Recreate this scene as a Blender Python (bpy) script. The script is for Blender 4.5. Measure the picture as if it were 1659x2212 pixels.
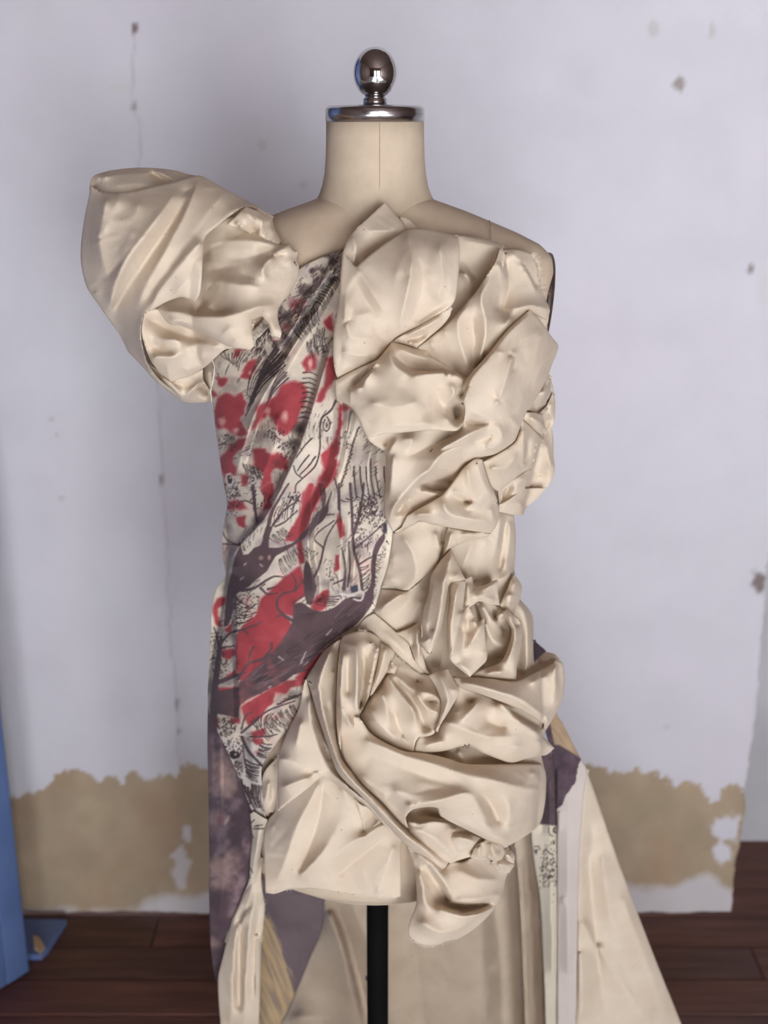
import bpy, bmesh, math, random
import numpy as np
from mathutils import Vector, Matrix

for o in list(bpy.data.objects):
    bpy.data.objects.remove(o, do_unlink=True)
scene = bpy.context.scene
COL = scene.collection
R = math.radians
rng = np.random.default_rng(7)
random.seed(7)

# ------------------------------------------------------------------ camera
IW, IH = 1659.0, 2212.0
FPX = 2600.0                      # focal length in pixels of the 1659 px frame
PITCH = R(18.0)
CAM_D, CAM_Z = 1.27, 1.50
cam_data = bpy.data.cameras.new('camera')
cam = bpy.data.objects.new('camera', cam_data)
COL.objects.link(cam)
cam.location = (0, -CAM_D, CAM_Z)
cam.rotation_euler = (R(90) - PITCH, 0, 0)
cam_data.sensor_fit = 'HORIZONTAL'
cam_data.sensor_width = 36.0
cam_data.lens = 36.0 * FPX / IW
cam_data.clip_start = 0.02
cam_data.dof.use_dof = True
cam_data.dof.focus_distance = 1.18
cam_data.dof.aperture_fstop = 6.5
scene.camera = cam

# ------------------------------------------------------------------ world, light, exposure
world = bpy.data.worlds.new('world')
scene.world = world
world.use_nodes = True
bg = world.node_tree.nodes['Background']
bg.inputs['Color'].default_value = (0.80, 0.88, 1.0, 1)
bg.inputs['Strength'].default_value = 1.0
scene.view_settings.view_transform = 'Standard'
scene.view_settings.look = 'None'
scene.view_settings.gamma = 1.0
scene.view_settings.use_curve_mapping = False
scene.view_settings.exposure = -0.32

WIN_Y = -5.6
WINDOWS = [(-0.60, 0.50, 0.10, 2.15, 120.0), (0.95, 2.45, 0.10, 2.15, 265.0)]
for i, (wx0, wx1, wz0, wz1, pw) in enumerate(WINDOWS):
    ld = bpy.data.lights.new('daylight', 'AREA')
    ld.shape = 'RECTANGLE'
    ld.size, ld.size_y = wx1 - wx0, wz1 - wz0
    ld.energy = pw
    ld.color = (0.92, 0.965, 1.0)
    lo = bpy.data.objects.new('daylight', ld)
    COL.objects.link(lo)
    lo.location = ((wx0 + wx1) / 2, WIN_Y - 0.12, (wz0 + wz1) / 2)
    lo.rotation_euler = (R(90), 0, 0)          # -Z of the lamp looks along +Y, into the room

# low sun that falls through the windows on to the pale floor behind the camera (it does not reach the dress)
sd = bpy.data.lights.new('sun', 'SUN')
sd.energy = 66.0
sd.angle = R(1.0)
sd.color = (0.93, 0.97, 1.0)
so = bpy.data.objects.new('sun', sd)
COL.objects.link(so)
so.rotation_euler = (R(90 - 30), 0, R(4))      # shines towards +Y, 30 degrees down

# ------------------------------------------------------------------ helpers
CP, SP = math.cos(PITCH), math.sin(PITCH)

def unproject(px, py, y):
    """point on the plane Y=y seen at a pixel of the 1659x2212 frame"""
    px = np.asarray(px, float); py = np.asarray(py, float)
    u = (px - IW / 2) / FPX
    v = -(py - IH / 2) / FPX
    dy = v * SP + CP
    dz = v * CP - SP
    t = (np.asarray(y) + CAM_D) / dy
    return u * t, np.zeros_like(u) + y, CAM_Z + dz * t

def P(px, py, y):
    a, b, c = unproject(px, py, y)
    return Vector((float(a), float(b), float(c)))

def srgb(*c):
    c = np.array(c, float) / 255.0
    return np.where(c <= 0.04045, c / 12.92, ((c + 0.055) / 1.055) ** 2.4)

def rgba(*c):
    return tuple(srgb(*c)) + (1.0,)

def tag(o, label=None, cat=None, group=None, kind=None):
    if label: o['label'] = label
    if cat: o['category'] = cat
    if group: o['group'] = group
    if kind: o['kind'] = kind
    return o

def empty(name, loc=(0, 0, 0)):
    o = bpy.data.objects.new(name, None)
    COL.objects.link(o)
    o.location = loc
    o.empty_display_size = 0.05
    return o

def link(name, me, mat=None, parent=None, smooth=True):
    o = bpy.data.objects.new(name, me)
    COL.objects.link(o)
    if mat is not None:
        me.materials.append(mat)
    if smooth:
        me.polygons.foreach_set('use_smooth', [True] * len(me.polygons))
    if parent is not None:
        o.parent = parent
        o.matrix_parent_inverse = parent_inv(parent)
    return o

def parent_inv(p):
    m = Matrix.Translation(p.location)
    if p.parent:
        m = Matrix.Translation(p.parent.location) @ m if False else m
    return m.inverted()

def mesh_np(name, V, F):
    """V (n,3), F list/array of quads or tris"""
    me = bpy.data.meshes.new(name)
    me.from_pydata(V.tolist() if hasattr(V, 'tolist') else V, [], F.tolist() if hasattr(F, 'tolist') else F)
    me.validate()
    me.update()
    return me

def bm_obj(name, bm, mat, parent=None, smooth=True):
    me = bpy.data.meshes.new(name)
    bm.normal_update()
    bm.to_mesh(me)
    bm.free()
    return link(name, me, mat, parent, smooth)

def box(bm, x0, x1, y0, y1, z0, z1, bev=0.0):
    r = bmesh.ops.create_cube(bm, size=1.0)
    vs = r['verts']
    bmesh.ops.scale(bm, vec=(x1 - x0, y1 - y0, z1 - z0), verts=vs)
    bmesh.ops.translate(bm, vec=((x0 + x1) / 2, (y0 + y1) / 2, (z0 + z1) / 2), verts=vs)
    if bev > 0:
        es = list({e for v in vs for e in v.link_edges})
        bmesh.ops.bevel(bm, geom=es, offset=bev, segments=2, affect='EDGES', profile=0.6)

def lathe(bm, prof, seg=48, cx=0, cy=0, sx=1.0, sy=1.0):
    """profile [(r,z)...] turned about a vertical axis"""
    rings = []
    for r_, z_ in prof:
        if r_ < 1e-6:
            rings.append([bm.verts.new((cx, cy, z_))])
        else:
            rings.append([bm.verts.new((cx + r_ * sx * math.cos(2 * math.pi * k / seg), cy + r_ * sy * math.sin(2 * math.pi * k / seg), z_)) for k in range(seg)])
    for a, b in zip(rings[:-1], rings[1:]):
        for k in range(seg):
            k2 = (k + 1) % seg
            if len(a) == 1 and len(b) == 1:
                continue
            if len(a) == 1:
                bm.faces.new((a[0], b[k], b[k2]))
            elif len(b) == 1:
                bm.faces.new((a[k], b[0], a[k2]))
            else:
                bm.faces.new((a[k], b[k], b[k2], a[k2]))
    bmesh.ops.recalc_face_normals(bm, faces=bm.faces[:])

def tube(bm, pts, r, seg=6, taper=None):
    pts = [Vector(p) for p in pts]
    rings = []
    for i, p in enumerate(pts):
        t = (pts[min(i + 1, len(pts) - 1)] - pts[max(i - 1, 0)]).normalized()
        a = t.cross(Vector((0.3, 0.9, 0.2))).normalized()
        b = t.cross(a).normalized()
        rr = r if taper is None else r * taper[i]
        rings.append([bm.verts.new(p + a * rr * math.cos(2 * math.pi * k / seg) + b * rr * math.sin(2 * math.pi * k / seg)) for k in range(seg)])
    for A, B in zip(rings[:-1], rings[1:]):
        for k in range(seg):
            bm.faces.new((A[k], A[(k + 1) % seg], B[(k + 1) % seg], B[k]))
    bm.faces.new(rings[0][::-1]); bm.faces.new(rings[-1])

# smooth value noise on arrays (for relief and print)
def vnoise(x, y, seed=0):
    xi = np.floor(x).astype(np.int64); yi = np.floor(y).astype(np.int64)
    fx = x - xi; fy = y - yi
    fx = fx * fx * (3 - 2 * fx); fy = fy * fy * (3 - 2 * fy)
    def h(a, b):
        n = (a * 374761393 + b * 668265263 + seed * 974711) & 0x7fffffff
        n = ((n ^ (n >> 13)) * 1274126177) & 0x7fffffff
        return ((n ^ (n >> 16)) & 0xffff) / 65535.0
    return (h(xi, yi) * (1 - fx) + h(xi + 1, yi) * fx) * (1 - fy) + (h(xi, yi + 1) * (1 - fx) + h(xi + 1, yi + 1) * fx) * fy

def fbm(x, y, seed=0, octv=4):
    s = 0; a = 0.5; t = 0
    for k in range(octv):
        s = s + a * vnoise(x * 2 ** k, y * 2 ** k, seed + k * 17); t += a; a *= 0.5
    return s / t

# ------------------------------------------------------------------ body of the dress form (front depth used to lay the cloth on it)
# zrel (below the camera height), half width, front depth, back depth
BODY_CX = -0.010
SECT = np.array([
    [-0.073, 0.052, 0.046, 0.058],
    [-0.077, 0.062, 0.049, 0.060],
    [-0.088, 0.094, 0.055, 0.064],
    [-0.0985, 0.120, 0.0612, 0.068],
    [-0.110, 0.148, 0.068, 0.073],
    [-0.122, 0.172, 0.074, 0.077],
    [-0.134, 0.184, 0.080, 0.080],
    [-0.150, 0.187, 0.086, 0.085],
    [-0.200, 0.180, 0.105, 0.092],
    [-0.260, 0.168, 0.122, 0.093],
    [-0.320, 0.162, 0.125, 0.090],
    [-0.390, 0.150, 0.108, 0.084],
    [-0.450, 0.145, 0.098, 0.083],
    [-0.520, 0.156, 0.102, 0.092],
    [-0.600, 0.172, 0.108, 0.106],
    [-0.680, 0.178, 0.110, 0.112],
    [-0.760, 0.174, 0.108, 0.108],
    [-0.810, 0.165, 0.104, 0.102],
    [-0.850, 0.150, 0.098, 0.096],
    [-0.864, 0.120, 0.085, 0.084]])
SZ = SECT[::-1, 0]

def body_y(X, Z):
    zr = np.maximum(Z - CAM_Z, -0.76)
    a = np.interp(zr, SZ, SECT[::-1, 1]) * 1.10
    b = np.interp(zr, SZ, SECT[::-1, 2])
    q = 1 - ((X - BODY_CX) / a) ** 2
    return -b * np.sqrt(np.maximum(q, 0.0))

def body_depth(px, py):
    y = np.full(np.shape(px), -0.08)
    for _ in range(6):
        X, Y, Z = unproject(px, py, y)
        y = 0.5 * y + 0.5 * body_y(X, Z)
    return y

# ------------------------------------------------------------------ cloth engine
def cr(pts, sub, closed=False):
    """centripetal-ish Catmull-Rom through points (any dimension)"""
    P_ = [np.array(p, float) for p in pts]
    n = len(P_)
    if n < 3:
        out = []
        for i in range(n - 1):
            for k in range(sub):
                out.append(P_[i] + (P_[i + 1] - P_[i]) * k / sub)
        out.append(P_[-1])
        return out
    out = []
    for i in range(n - 1):
        p1, p2 = P_[i], P_[i + 1]
        p0 = P_[i - 1] if i > 0 else 2 * p1 - p2
        p3 = P_[i + 2] if i + 2 < n else 2 * p2 - p1
        L = np.linalg.norm((p2 - p1)[:2]) + 1e-6
        m1 = (p2 - p0) / (np.linalg.norm((p2 - p0)[:2]) + 1e-6) * L
        m2 = (p3 - p1) / (np.linalg.norm((p3 - p1)[:2]) + 1e-6) * L
        for k in range(sub):
            t = k / sub
            out.append((2 * t ** 3 - 3 * t * t + 1) * p1 + (t ** 3 - 2 * t * t + t) * m1 * 0.9 + (-2 * t ** 3 + 3 * t * t) * p2 + (t ** 3 - t * t) * m2 * 0.9)
    out.append(P_[-1])
    return out

def smooth_outline(pts, sharp=52, sub=5):
    n = len(pts)
    Q = [np.array(p, float) for p in pts]
    corners = []
    for i in range(n):
        a = (Q[i] - Q[i - 1])[:2]; b = (Q[(i + 1) % n] - Q[i])[:2]
        c = np.dot(a, b) / (np.linalg.norm(a) * np.linalg.norm(b) + 1e-9)
        if math.degrees(math.acos(max(-1, min(1, c)))) > sharp:
            corners.append(i)
    if not corners:
        corners = [0]
    out = []
    for k, c in enumerate(corners):
        e = corners[(k + 1) % len(corners)]
        run = []
        i = c
        while True:
            run.append(Q[i])
            if i == e and len(run) > 1:
                break
            i = (i + 1) % n
            if len(run) > n + 1:
                break
        out += cr(run, sub)[:-1]
    return np.array(out)

def inside(px, py, poly):
    x, y = poly[:, 0], poly[:, 1]
    r = np.zeros(px.shape, bool)
    n = len(poly)
    for i in range(n):
        x1, y1 = x[i], y[i]; x2, y2 = x[(i + 1) % n], y[(i + 1) % n]
        if y1 == y2:
            continue
        c = ((y1 > py) != (y2 > py)) & (px < (x2 - x1) * (py - y1) / (y2 - y1) + x1)
        r ^= c
    return r

def nearest_on(px, py, poly):
    """nearest boundary point: distance, x, y, h"""
    A = poly; B = np.roll(poly, -1, axis=0)
    best = np.full(px.shape, 1e9); bx = px.copy(); by = py.copy(); bh = np.zeros_like(px)
    for a, b in zip(A, B):
        d = b - a
        L = d[0] ** 2 + d[1] ** 2 + 1e-9
        t = np.clip(((px - a[0]) * d[0] + (py - a[1]) * d[1]) / L, 0, 1)
        qx = a[0] + t * d[0]; qy = a[1] + t * d[1]
        dd = (px - qx) ** 2 + (py - qy) ** 2
        m = dd < best
        best = np.where(m, dd, best); bx = np.where(m, qx, bx); by = np.where(m, qy, by)
        bh = np.where(m, a[2] + t * d[2], bh)
    return np.sqrt(best), bx, by, bh

def solve_height(shape, fixed, val, keep, wt, iters=240, om=1.85):
    """membrane through the fixed heights"""
    ny, nx = shape
    ys, xs = np.nonzero(fixed & keep)
    vs = val[ys, xs]
    if len(vs) > 260:
        sel = np.linspace(0, len(vs) - 1, 260).astype(int)
        cy, cx, cv = ys[sel], xs[sel], vs[sel]
    else:
        cy, cx, cv = ys, xs, vs
    gy, gx = np.mgrid[0:ny, 0:nx]
    num = np.zeros(shape); den = np.zeros(shape)
    for a, b, c in zip(cy, cx, cv):
        w = 1.0 / ((gy - a) ** 2 + (gx - b) ** 2 + 2.0) ** 1.5
        num += w * c; den += w
    h = num / den
    h[fixed] = val[fixed]
    free = keep & (wt < 0.999)
    omw = om * (1 - wt) + wt
    k = keep.astype(float)
    pad = lambda q: np.pad(q, 1)
    kp = pad(k)
    cnt = kp[:-2, 1:-1] + kp[2:, 1:-1] + kp[1:-1, :-2] + kp[1:-1, 2:]
    cnt = np.maximum(cnt, 1)
    red = ((gy + gx) % 2 == 0)
    for it in range(iters):
        for m in (free & red, free & ~red):
            hp = pad(h * k)
            s = (hp[:-2, 1:-1] + hp[2:, 1:-1] + hp[1:-1, :-2] + hp[1:-1, 2:]) / cnt
            s = s * (1 - wt) + val * wt
            h = np.where(m, h + omw * (s - h), h)
    return h

def blur_keep(h, keep, n):
    k = keep.astype(float)
    for _ in range(n):
        hp = np.pad(h * k, 1); kp = np.pad(k, 1)
        s = (hp[:-2, 1:-1] + hp[2:, 1:-1] + hp[1:-1, :-2] + hp[1:-1, 2:] + 2 * h * k)
        c = (kp[:-2, 1:-1] + kp[2:, 1:-1] + kp[1:-1, :-2] + kp[1:-1, 2:] + 2 * k)
        h = np.where(keep, s / np.maximum(c, 1e-6), h)
    return h

NP = [0]
def cloth(name, parent, mat, outline, feats=(), step=3.0, base='body', blur=1, roll=(9, 4.0), lip=14.0, inset=7.0,
          wr=0.8, color=None, h0=None, sharp=52, iters=240, label=None, thick=True, crisp=0.25, hs=1.0):
    """a piece of draped cloth: an outline with heights (mm in front of the base surface) and fold lines with heights;
    a membrane is stretched through them and laid over the base surface."""
    NP[0] += 1
    seed = NP[0]
    ol = [(p[0], p[1], p[2] if len(p) > 2 else h0) for p in outline]
    ol = [(p[0], p[1], p[2] * hs) for p in ol]
    feats = [[(p[0], p[1], p[2] * hs) for p in f] for f in feats]
    poly = smooth_outline(ol, sharp)
    x0, y0 = poly[:, 0].min() - 2 * step, poly[:, 1].min() - 2 * step
    nx = int((poly[:, 0].max() - x0) / step) + 4
    ny = int((poly[:, 1].max() - y0) / step) + 4
    gy, gx = np.mgrid[0:ny, 0:nx]
    px = x0 + gx * step; py = y0 + gy * step
    ins = inside(px, py, poly)
    # keep cells with at least one inside vertex
    cell = ins[:-1, :-1] | ins[1:, :-1] | ins[:-1, 1:] | ins[1:, 1:]
    keep = np.zeros_like(ins)
    keep[:-1, :-1] |= cell; keep[1:, :-1] |= cell; keep[:-1, 1:] |= cell; keep[1:, 1:] |= cell
    dist, bx, by, bh = nearest_on(px, py, poly)
    out = keep & ~ins
    near = ins & (dist < 0.30 * step)
    snap = out | near
    px = np.where(snap, bx, px); py = np.where(snap, by, py)
    fixed = snap.copy()
    val = np.where(snap, bh, 0.0)
    sx_ = np.zeros_like(px); sy_ = np.zeros_like(px)
    num = np.zeros_like(px); den = np.zeros_like(px); wt = np.where(snap, 1.0, 0.0)
    for f in feats:
        pts = cr(f, 6) if len(f) > 1 else [np.array(f[0], float)]
        nseg = max(1, len(pts) - 1)
        for si, (a, b) in enumerate(zip(pts[:-1], pts[1:]) if len(pts) > 1 else [(pts[0], pts[0])]):
            L = np.linalg.norm((b - a)[:2])
            for t in np.linspace(0, 1, max(2, int(L / (0.5 * step)) + 1)):
                q = a + (b - a) * t
                ix = int(round((q[0] - x0) / step)); iy = int(round((q[1] - y0) / step))
                if 0 <= ix < nx and 0 <= iy < ny and keep[iy, ix] and ins[iy, ix] and dist[iy, ix] > 1.8 * step:
                    num[iy, ix] += q[2]; den[iy, ix] += 1; sx_[iy, ix] += q[0]; sy_[iy, ix] += q[1]
                    tt = (si + t) / nseg; e = min(1.0, min(tt, 1 - tt) / 0.15)
                    wt[iy, ix] = max(wt[iy, ix], 0.12 + 0.88 * e if len(pts) > 1 else 0.15)
    m = den > 0
    on = m & (wt > 0.35)
    px = np.where(on, px * 0.15 + 0.85 * sx_ / np.maximum(den, 1), px); py = np.where(on, py * 0.15 + 0.85 * sy_ / np.maximum(den, 1), py)
    val = np.where(m, num / np.maximum(den, 1), val)
    fixed |= m
    h = solve_height(px.shape, fixed, val, keep, wt, iters)
    hb = blur_keep(h, keep, max(1, blur))
    h = hb if blur > 1 else 0.45 * h + 0.55 * hb
    if crisp:
        lo = blur_keep(h, keep, int(700 / step ** 2))
        h = h + crisp * (h - lo) * np.clip(np.where(snap, 0, dist) / 10.0, 0, 1)
    # rolled edge
    d2 = np.where(snap, 0, dist)
    if roll and roll[1]:
        t = np.clip(d2 / (roll[0] * 0.6), 0, 1)
        h = h - 0.55 * roll[1] * (1 - np.sqrt(np.maximum(0, 1 - (1 - t) ** 2)))
    if wr:
        amp = 1.4 * wr * np.clip(d2 / 20, 0.2, 1)
        h = h + amp * 0.9 * (fbm(px / 60.0, py / 60.0, seed * 31, 2) - 0.5)
        # fine straight creases of crumpled cotton
        rr = random.Random(seed * 13 + 5)
        area = float(ins.sum()) * step * step
        ang0 = rr.uniform(0, math.pi)
        for _c in range(int(area / 1500) + 2):
            cx_ = rr.uniform(poly[:, 0].min(), poly[:, 0].max()); cy_ = rr.uniform(poly[:, 1].min(), poly[:, 1].max())
            an = ang0 + rr.gauss(0, 0.7); L_ = rr.uniform(18, 70); w_ = rr.uniform(7, 20); s_ = rr.choice((-1, 1)) * rr.uniform(0.25, 1.0)
            ux, uy = math.cos(an), math.sin(an)
            al = (px - cx_) * ux + (py - cy_) * uy; ac = -(px - cx_) * uy + (py - cy_) * ux + 0.004 * al * al * s_
            h = h + amp * 1.1 * s_ * np.clip(1 - np.abs(ac) / w_, 0, 1) * np.clip(1 - (al / L_) ** 2, 0, 1)
    if base == 'body':
        yb = body_depth(px, py)
    elif callable(base):
        yb = base(px, py)
    else:
        yb = np.full(px.shape, float(base))
    Y = yb - h / 1000.0
    X, Yw, Z = unproject(px, py, Y)
    idx = -np.ones(keep.shape, int)
    idx[keep] = np.arange(keep.sum())
    V = np.stack([X[keep], Yw[keep], Z[keep]], 1)
    cy, cx = np.nonzero(cell)
    F = np.stack([idx[cy, cx], idx[cy + 1, cx], idx[cy + 1, cx + 1], idx[cy, cx + 1]], 1)
    nV = len(V)
    colors = None
    if color is not None:
        colors = color(px[keep], py[keep])
    extraF = []
    if thick:
        # boundary edges -> turned-under lip
        E = {}
        for q in F:
            for k in range(4):
                a, b = int(q[k]), int(q[(k + 1) % 4])
                E[(a, b)] = 1
        bnd = [(a, b) for (a, b) in E if (b, a) not in E]
        pk = np.stack([px[keep], py[keep]], 1); yk = Yw[keep]
        nxt = {}
        inn = {}
        for a, b in bnd:
            t = pk[b] - pk[a]
            n_ = np.array([t[1], -t[0]])
            n_ = n_ / (np.linalg.norm(n_) + 1e-9)
            inn.setdefault(a, []).append(n_); inn.setdefault(b, []).append(n_)
        bv = sorted(inn)
        loc = {v: i for i, v in enumerate(bv)}
        N = np.array([np.sum(inn[v], 0) for v in bv])
        N /= (np.linalg.norm(N, axis=1, keepdims=True) + 1e-9)
        test = inside(pk[bv][:, 0] + N[:, 0] * step, pk[bv][:, 1] + N[:, 1] * step, poly)
        if test.mean() < 0.5:
            N = -N
        base_p = pk[bv]; base_yv = yk[bv]
        rings = []
        for (ins_, back) in ((0.6, 0.0022), (inset * 0.5, 0.0045), (inset, lip / 1000.0)):
            qx = base_p[:, 0] + N[:, 0] * ins_; qy = base_p[:, 1] + N[:, 1] * ins_
            a, b, c = unproject(qx, qy, base_yv + back)
            rings.append(np.stack([a, b, c], 1))
        Vs = [V] + rings
        m_ = len(bv)
        for a, b in bnd:
            ia, ib = loc[a], loc[b]
            prev = (a, b)
            for r_ in range(3):
                na, nb = nV + r_ * m_ + ia, nV + r_ * m_ + ib
                extraF.append((prev[1], prev[0], na, nb))
                prev = (na, nb)
        V = np.concatenate(Vs)
        if colors is not None:
            cb = colors[bv]
            colors = np.concatenate([colors, cb, cb, cb])
    F = np.concatenate([F, np.array(extraF, int).reshape(-1, 4)]) if extraF else F
    F = F[:, ::-1]
    me = bpy.data.meshes.new(name)
    nF = len(F)
    me.vertices.add(len(V)); me.vertices.foreach_set('co', V.ravel())
    me.loops.add(nF * 4); me.loops.foreach_set('vertex_index', F.ravel().astype(np.int32))
    me.polygons.add(nF)
    me.polygons.foreach_set('loop_start', np.arange(0, nF * 4, 4, dtype=np.int32))
    try:
        me.polygons.foreach_set('loop_total', np.full(nF, 4, dtype=np.int32))
    except Exception:
        pass
    me.update(calc_edges=True)
    me.validate()
    if colors is not None:
        at = me.color_attributes.new('print', 'FLOAT_COLOR', 'POINT')
        c4 = np.concatenate([colors, np.ones((len(colors), 1))], 1).astype(np.float32)
        at.data.foreach_set('color', c4.ravel())
    o = link(name, me, mat, parent)
    if label:
        o['label'] = label
    return o

# ------------------------------------------------------------------ materials
def new_mat(name):
    m = bpy.data.materials.new(name)
    m.use_nodes = True
    nt = m.node_tree
    return m, nt, nt.nodes['Principled BSDF']

def add_bump(nt, bsdf, specs):
    """specs: list of (noise scale, strength, distance)"""
    tc = nt.nodes.new('ShaderNodeTexCoord')
    prev = None
    for sc, st, di in specs:
        n = nt.nodes.new('ShaderNodeTexNoise')
        n.inputs['Scale'].default_value = sc
        n.inputs['Detail'].default_value = 3
        nt.links.new(tc.outputs['Object'], n.inputs['Vector'])
        b = nt.nodes.new('ShaderNodeBump')
        b.inputs['Strength'].default_value = st
        b.inputs['Distance'].default_value = di
        nt.links.new(n.outputs['Fac'], b.inputs['Height'])
        if prev:
            nt.links.new(prev.outputs['Normal'], b.inputs['Normal'])
        prev = b
    nt.links.new(prev.outputs['Normal'], bsdf.inputs['Normal'])
    return tc

def noisy_mat(name, c1, c2, scale=8, rough=0.8, bump=((60, 0.2, 0.002),), metallic=0.0, detail=4, stretch=None):
    m, nt, b = new_mat(name)
    tc = add_bump(nt, b, bump)
    n = nt.nodes.new('ShaderNodeTexNoise')
    n.inputs['Scale'].default_value = scale
    n.inputs['Detail'].default_value = detail
    if stretch:
        mp = nt.nodes.new('ShaderNodeMapping')
        mp.inputs['Scale'].default_value = stretch
        nt.links.new(tc.outputs['Object'], mp.inputs['Vector'])
        nt.links.new(mp.outputs['Vector'], n.inputs['Vector'])
    else:
        nt.links.new(tc.outputs['Object'], n.inputs['Vector'])
    r = nt.nodes.new('ShaderNodeValToRGB')
    r.color_ramp.elements[0].color = rgba(*c1)
    r.color_ramp.elements[1].color = rgba(*c2)
    r.color_ramp.elements[0].position = 0.3
    r.color_ramp.elements[1].position = 0.7
    nt.links.new(n.outputs['Fac'], r.inputs['Fac'])
    nt.links.new(r.outputs['Color'], b.inputs['Base Color'])
    b.inputs['Roughness'].default_value = rough
    b.inputs['Metallic'].default_value = metallic
    return m

def cloth_mat(name, c1, c2, fleck=True, attr=None, trans=0.0):
    """unbleached cotton: faint slubs, grain and dark seed flecks; or a printed cotton when attr is given"""
    m, nt, b = new_mat(name)
    tc = add_bump(nt, b, ((34, 0.22, 0.006), (900, 0.35, 0.0006)))
    n = nt.nodes.new('ShaderNodeTexNoise')
    n.inputs['Scale'].default_value = 26
    n.inputs['Detail'].default_value = 5
    nt.links.new(tc.outputs['Object'], n.inputs['Vector'])
    r = nt.nodes.new('ShaderNodeValToRGB')
    r.color_ramp.elements[0].color = rgba(*c1)
    r.color_ramp.elements[1].color = rgba(*c2)
    r.color_ramp.elements[0].position = 0.32
    r.color_ramp.elements[1].position = 0.68
    nt.links.new(n.outputs['Fac'], r.inputs['Fac'])
    col = r.outputs['Color']
    if attr:
        a = nt.nodes.new('ShaderNodeAttribute')
        a.attribute_name = attr
        mx = nt.nodes.new('ShaderNodeMix')
        mx.data_type = 'RGBA'; mx.blend_type = 'MULTIPLY'
        mx.inputs['Factor'].default_value = 0.35
        nt.links.new(a.outputs['Color'], mx.inputs[6])
        nt.links.new(col, mx.inputs[7])
        col = mx.outputs[2]
    if fleck:
        v = nt.nodes.new('ShaderNodeTexVoronoi')
        v.inputs['Scale'].default_value = 46
        nt.links.new(tc.outputs['Object'], v.inputs['Vector'])
        lt = nt.nodes.new('ShaderNodeMath'); lt.operation = 'LESS_THAN'
        lt.inputs[1].default_value = 0.040
        nt.links.new(v.outputs['Distance'], lt.inputs[0])
        mx2 = nt.nodes.new('ShaderNodeMix')
        mx2.data_type = 'RGBA'
        ml = nt.nodes.new('ShaderNodeMath'); ml.operation = 'MULTIPLY'
        ml.inputs[1].default_value = 0.55
        nt.links.new(lt.outputs[0], ml.inputs[0])
        nt.links.new(ml.outputs[0], mx2.inputs['Factor'])
        nt.links.new(col, mx2.inputs[6])
        mx2.inputs[7].default_value = rgba(120, 95, 70)
        col = mx2.outputs[2]
    nt.links.new(col, b.inputs['Base Color'])
    b.inputs['Roughness'].default_value = 0.88
    b.inputs['Specular IOR Level'].default_value = 0.25
    if 'Sheen Weight' in b.inputs:
        b.inputs['Sheen Weight'].default_value = 0.05
    if trans:
        out = nt.nodes['Material Output']
        tr = nt.nodes.new('ShaderNodeBsdfTranslucent')
        nt.links.new(col, tr.inputs['Color'])
        ms = nt.nodes.new('ShaderNodeMixShader')
        ms.inputs[0].default_value = trans
        nt.links.new(b.outputs[0], ms.inputs[1])
        nt.links.new(tr.outputs[0], ms.inputs[2])
        nt.links.new(ms.outputs[0], out.inputs['Surface'])
    return m

def attr_mat(name, attr, rough=0.85, bump=((40, 0.25, 0.004),), c=None):
    m, nt, b = new_mat(name)
    add_bump(nt, b, bump)
    a = nt.nodes.new('ShaderNodeAttribute')
    a.attribute_name = attr
    nt.links.new(a.outputs['Color'], b.inputs['Base Color'])
    b.inputs['Roughness'].default_value = rough
    b.inputs['Specular IOR Level'].default_value = 0.3
    return m

M_MUSLIN = cloth_mat('unbleached_muslin', (219, 201, 179), (228, 212, 192), trans=0.2)
M_PRINT = cloth_mat('printed_cotton', (235, 235, 235), (255, 255, 255), fleck=False, attr='print', trans=0.06)
M_FORM = noisy_mat('form_linen', (187, 169, 147), (197, 179, 157), scale=60, rough=0.9, bump=((700, 0.3, 0.0006), (25, 0.1, 0.003)))
M_BODY = noisy_mat('form_jersey', (192, 171, 148), (202, 181, 158), scale=60, rough=0.92, bump=((700, 0.3, 0.0006), (25, 0.1, 0.003)))
M_SEAM = noisy_mat('seam_thread', (176, 156, 128), (190, 170, 142), scale=300, rough=0.9)
M_CHROME, _nt, _b = new_mat('polished_dark_chrome')
_b.inputs['Base Color'].default_value = (0.56, 0.54, 0.54, 1); _b.inputs['Metallic'].default_value = 1; _b.inputs['Roughness'].default_value = 0.045
M_STEEL = noisy_mat('brushed_steel', (158, 152, 152), (190, 186, 186), scale=40, rough=0.2, bump=((300, 0.05, 0.0004),), metallic=1.0, stretch=(1, 1, 30))
M_PLATE = noisy_mat('dark_wood', (52, 38, 34), (74, 54, 48), scale=30, rough=0.45, stretch=(1, 1, 6))
M_BLACK = noisy_mat('black_steel', (9, 9, 10), (13, 13, 14), scale=30, rough=0.85)
M_BLACK.node_tree.nodes['Principled BSDF'].inputs['Specular IOR Level'].default_value = 0.1
M_PIN = noisy_mat('pin_steel', (120, 115, 110), (150, 145, 140), scale=50, rough=0.3, metallic=1.0)
M_THREAD = noisy_mat('loose_thread', (220, 208, 190), (236, 226, 210), scale=200, rough=0.9)
M_WALL = attr_mat('peeling_wall', 'wall', bump=((14, 0.25, 0.01), (160, 0.18, 0.002)))
M_PLAIN = noisy_mat('white_plaster', (196, 193, 200), (208, 205, 212), scale=4, rough=0.9, bump=((20, 0.15, 0.01),))
M_GREY = noisy_mat('grey_plaster', (168, 166, 170), (184, 182, 186), scale=4, rough=0.9, bump=((20, 0.15, 0.01),))
M_PANEL = noisy_mat('wood_panelling', (96, 78, 70), (120, 98, 88), scale=4, rough=0.6, stretch=(1, 1, 0.1))
M_CEIL = noisy_mat('brown_ceiling', (88, 70, 62), (104, 84, 74), scale=3, rough=0.7)
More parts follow.
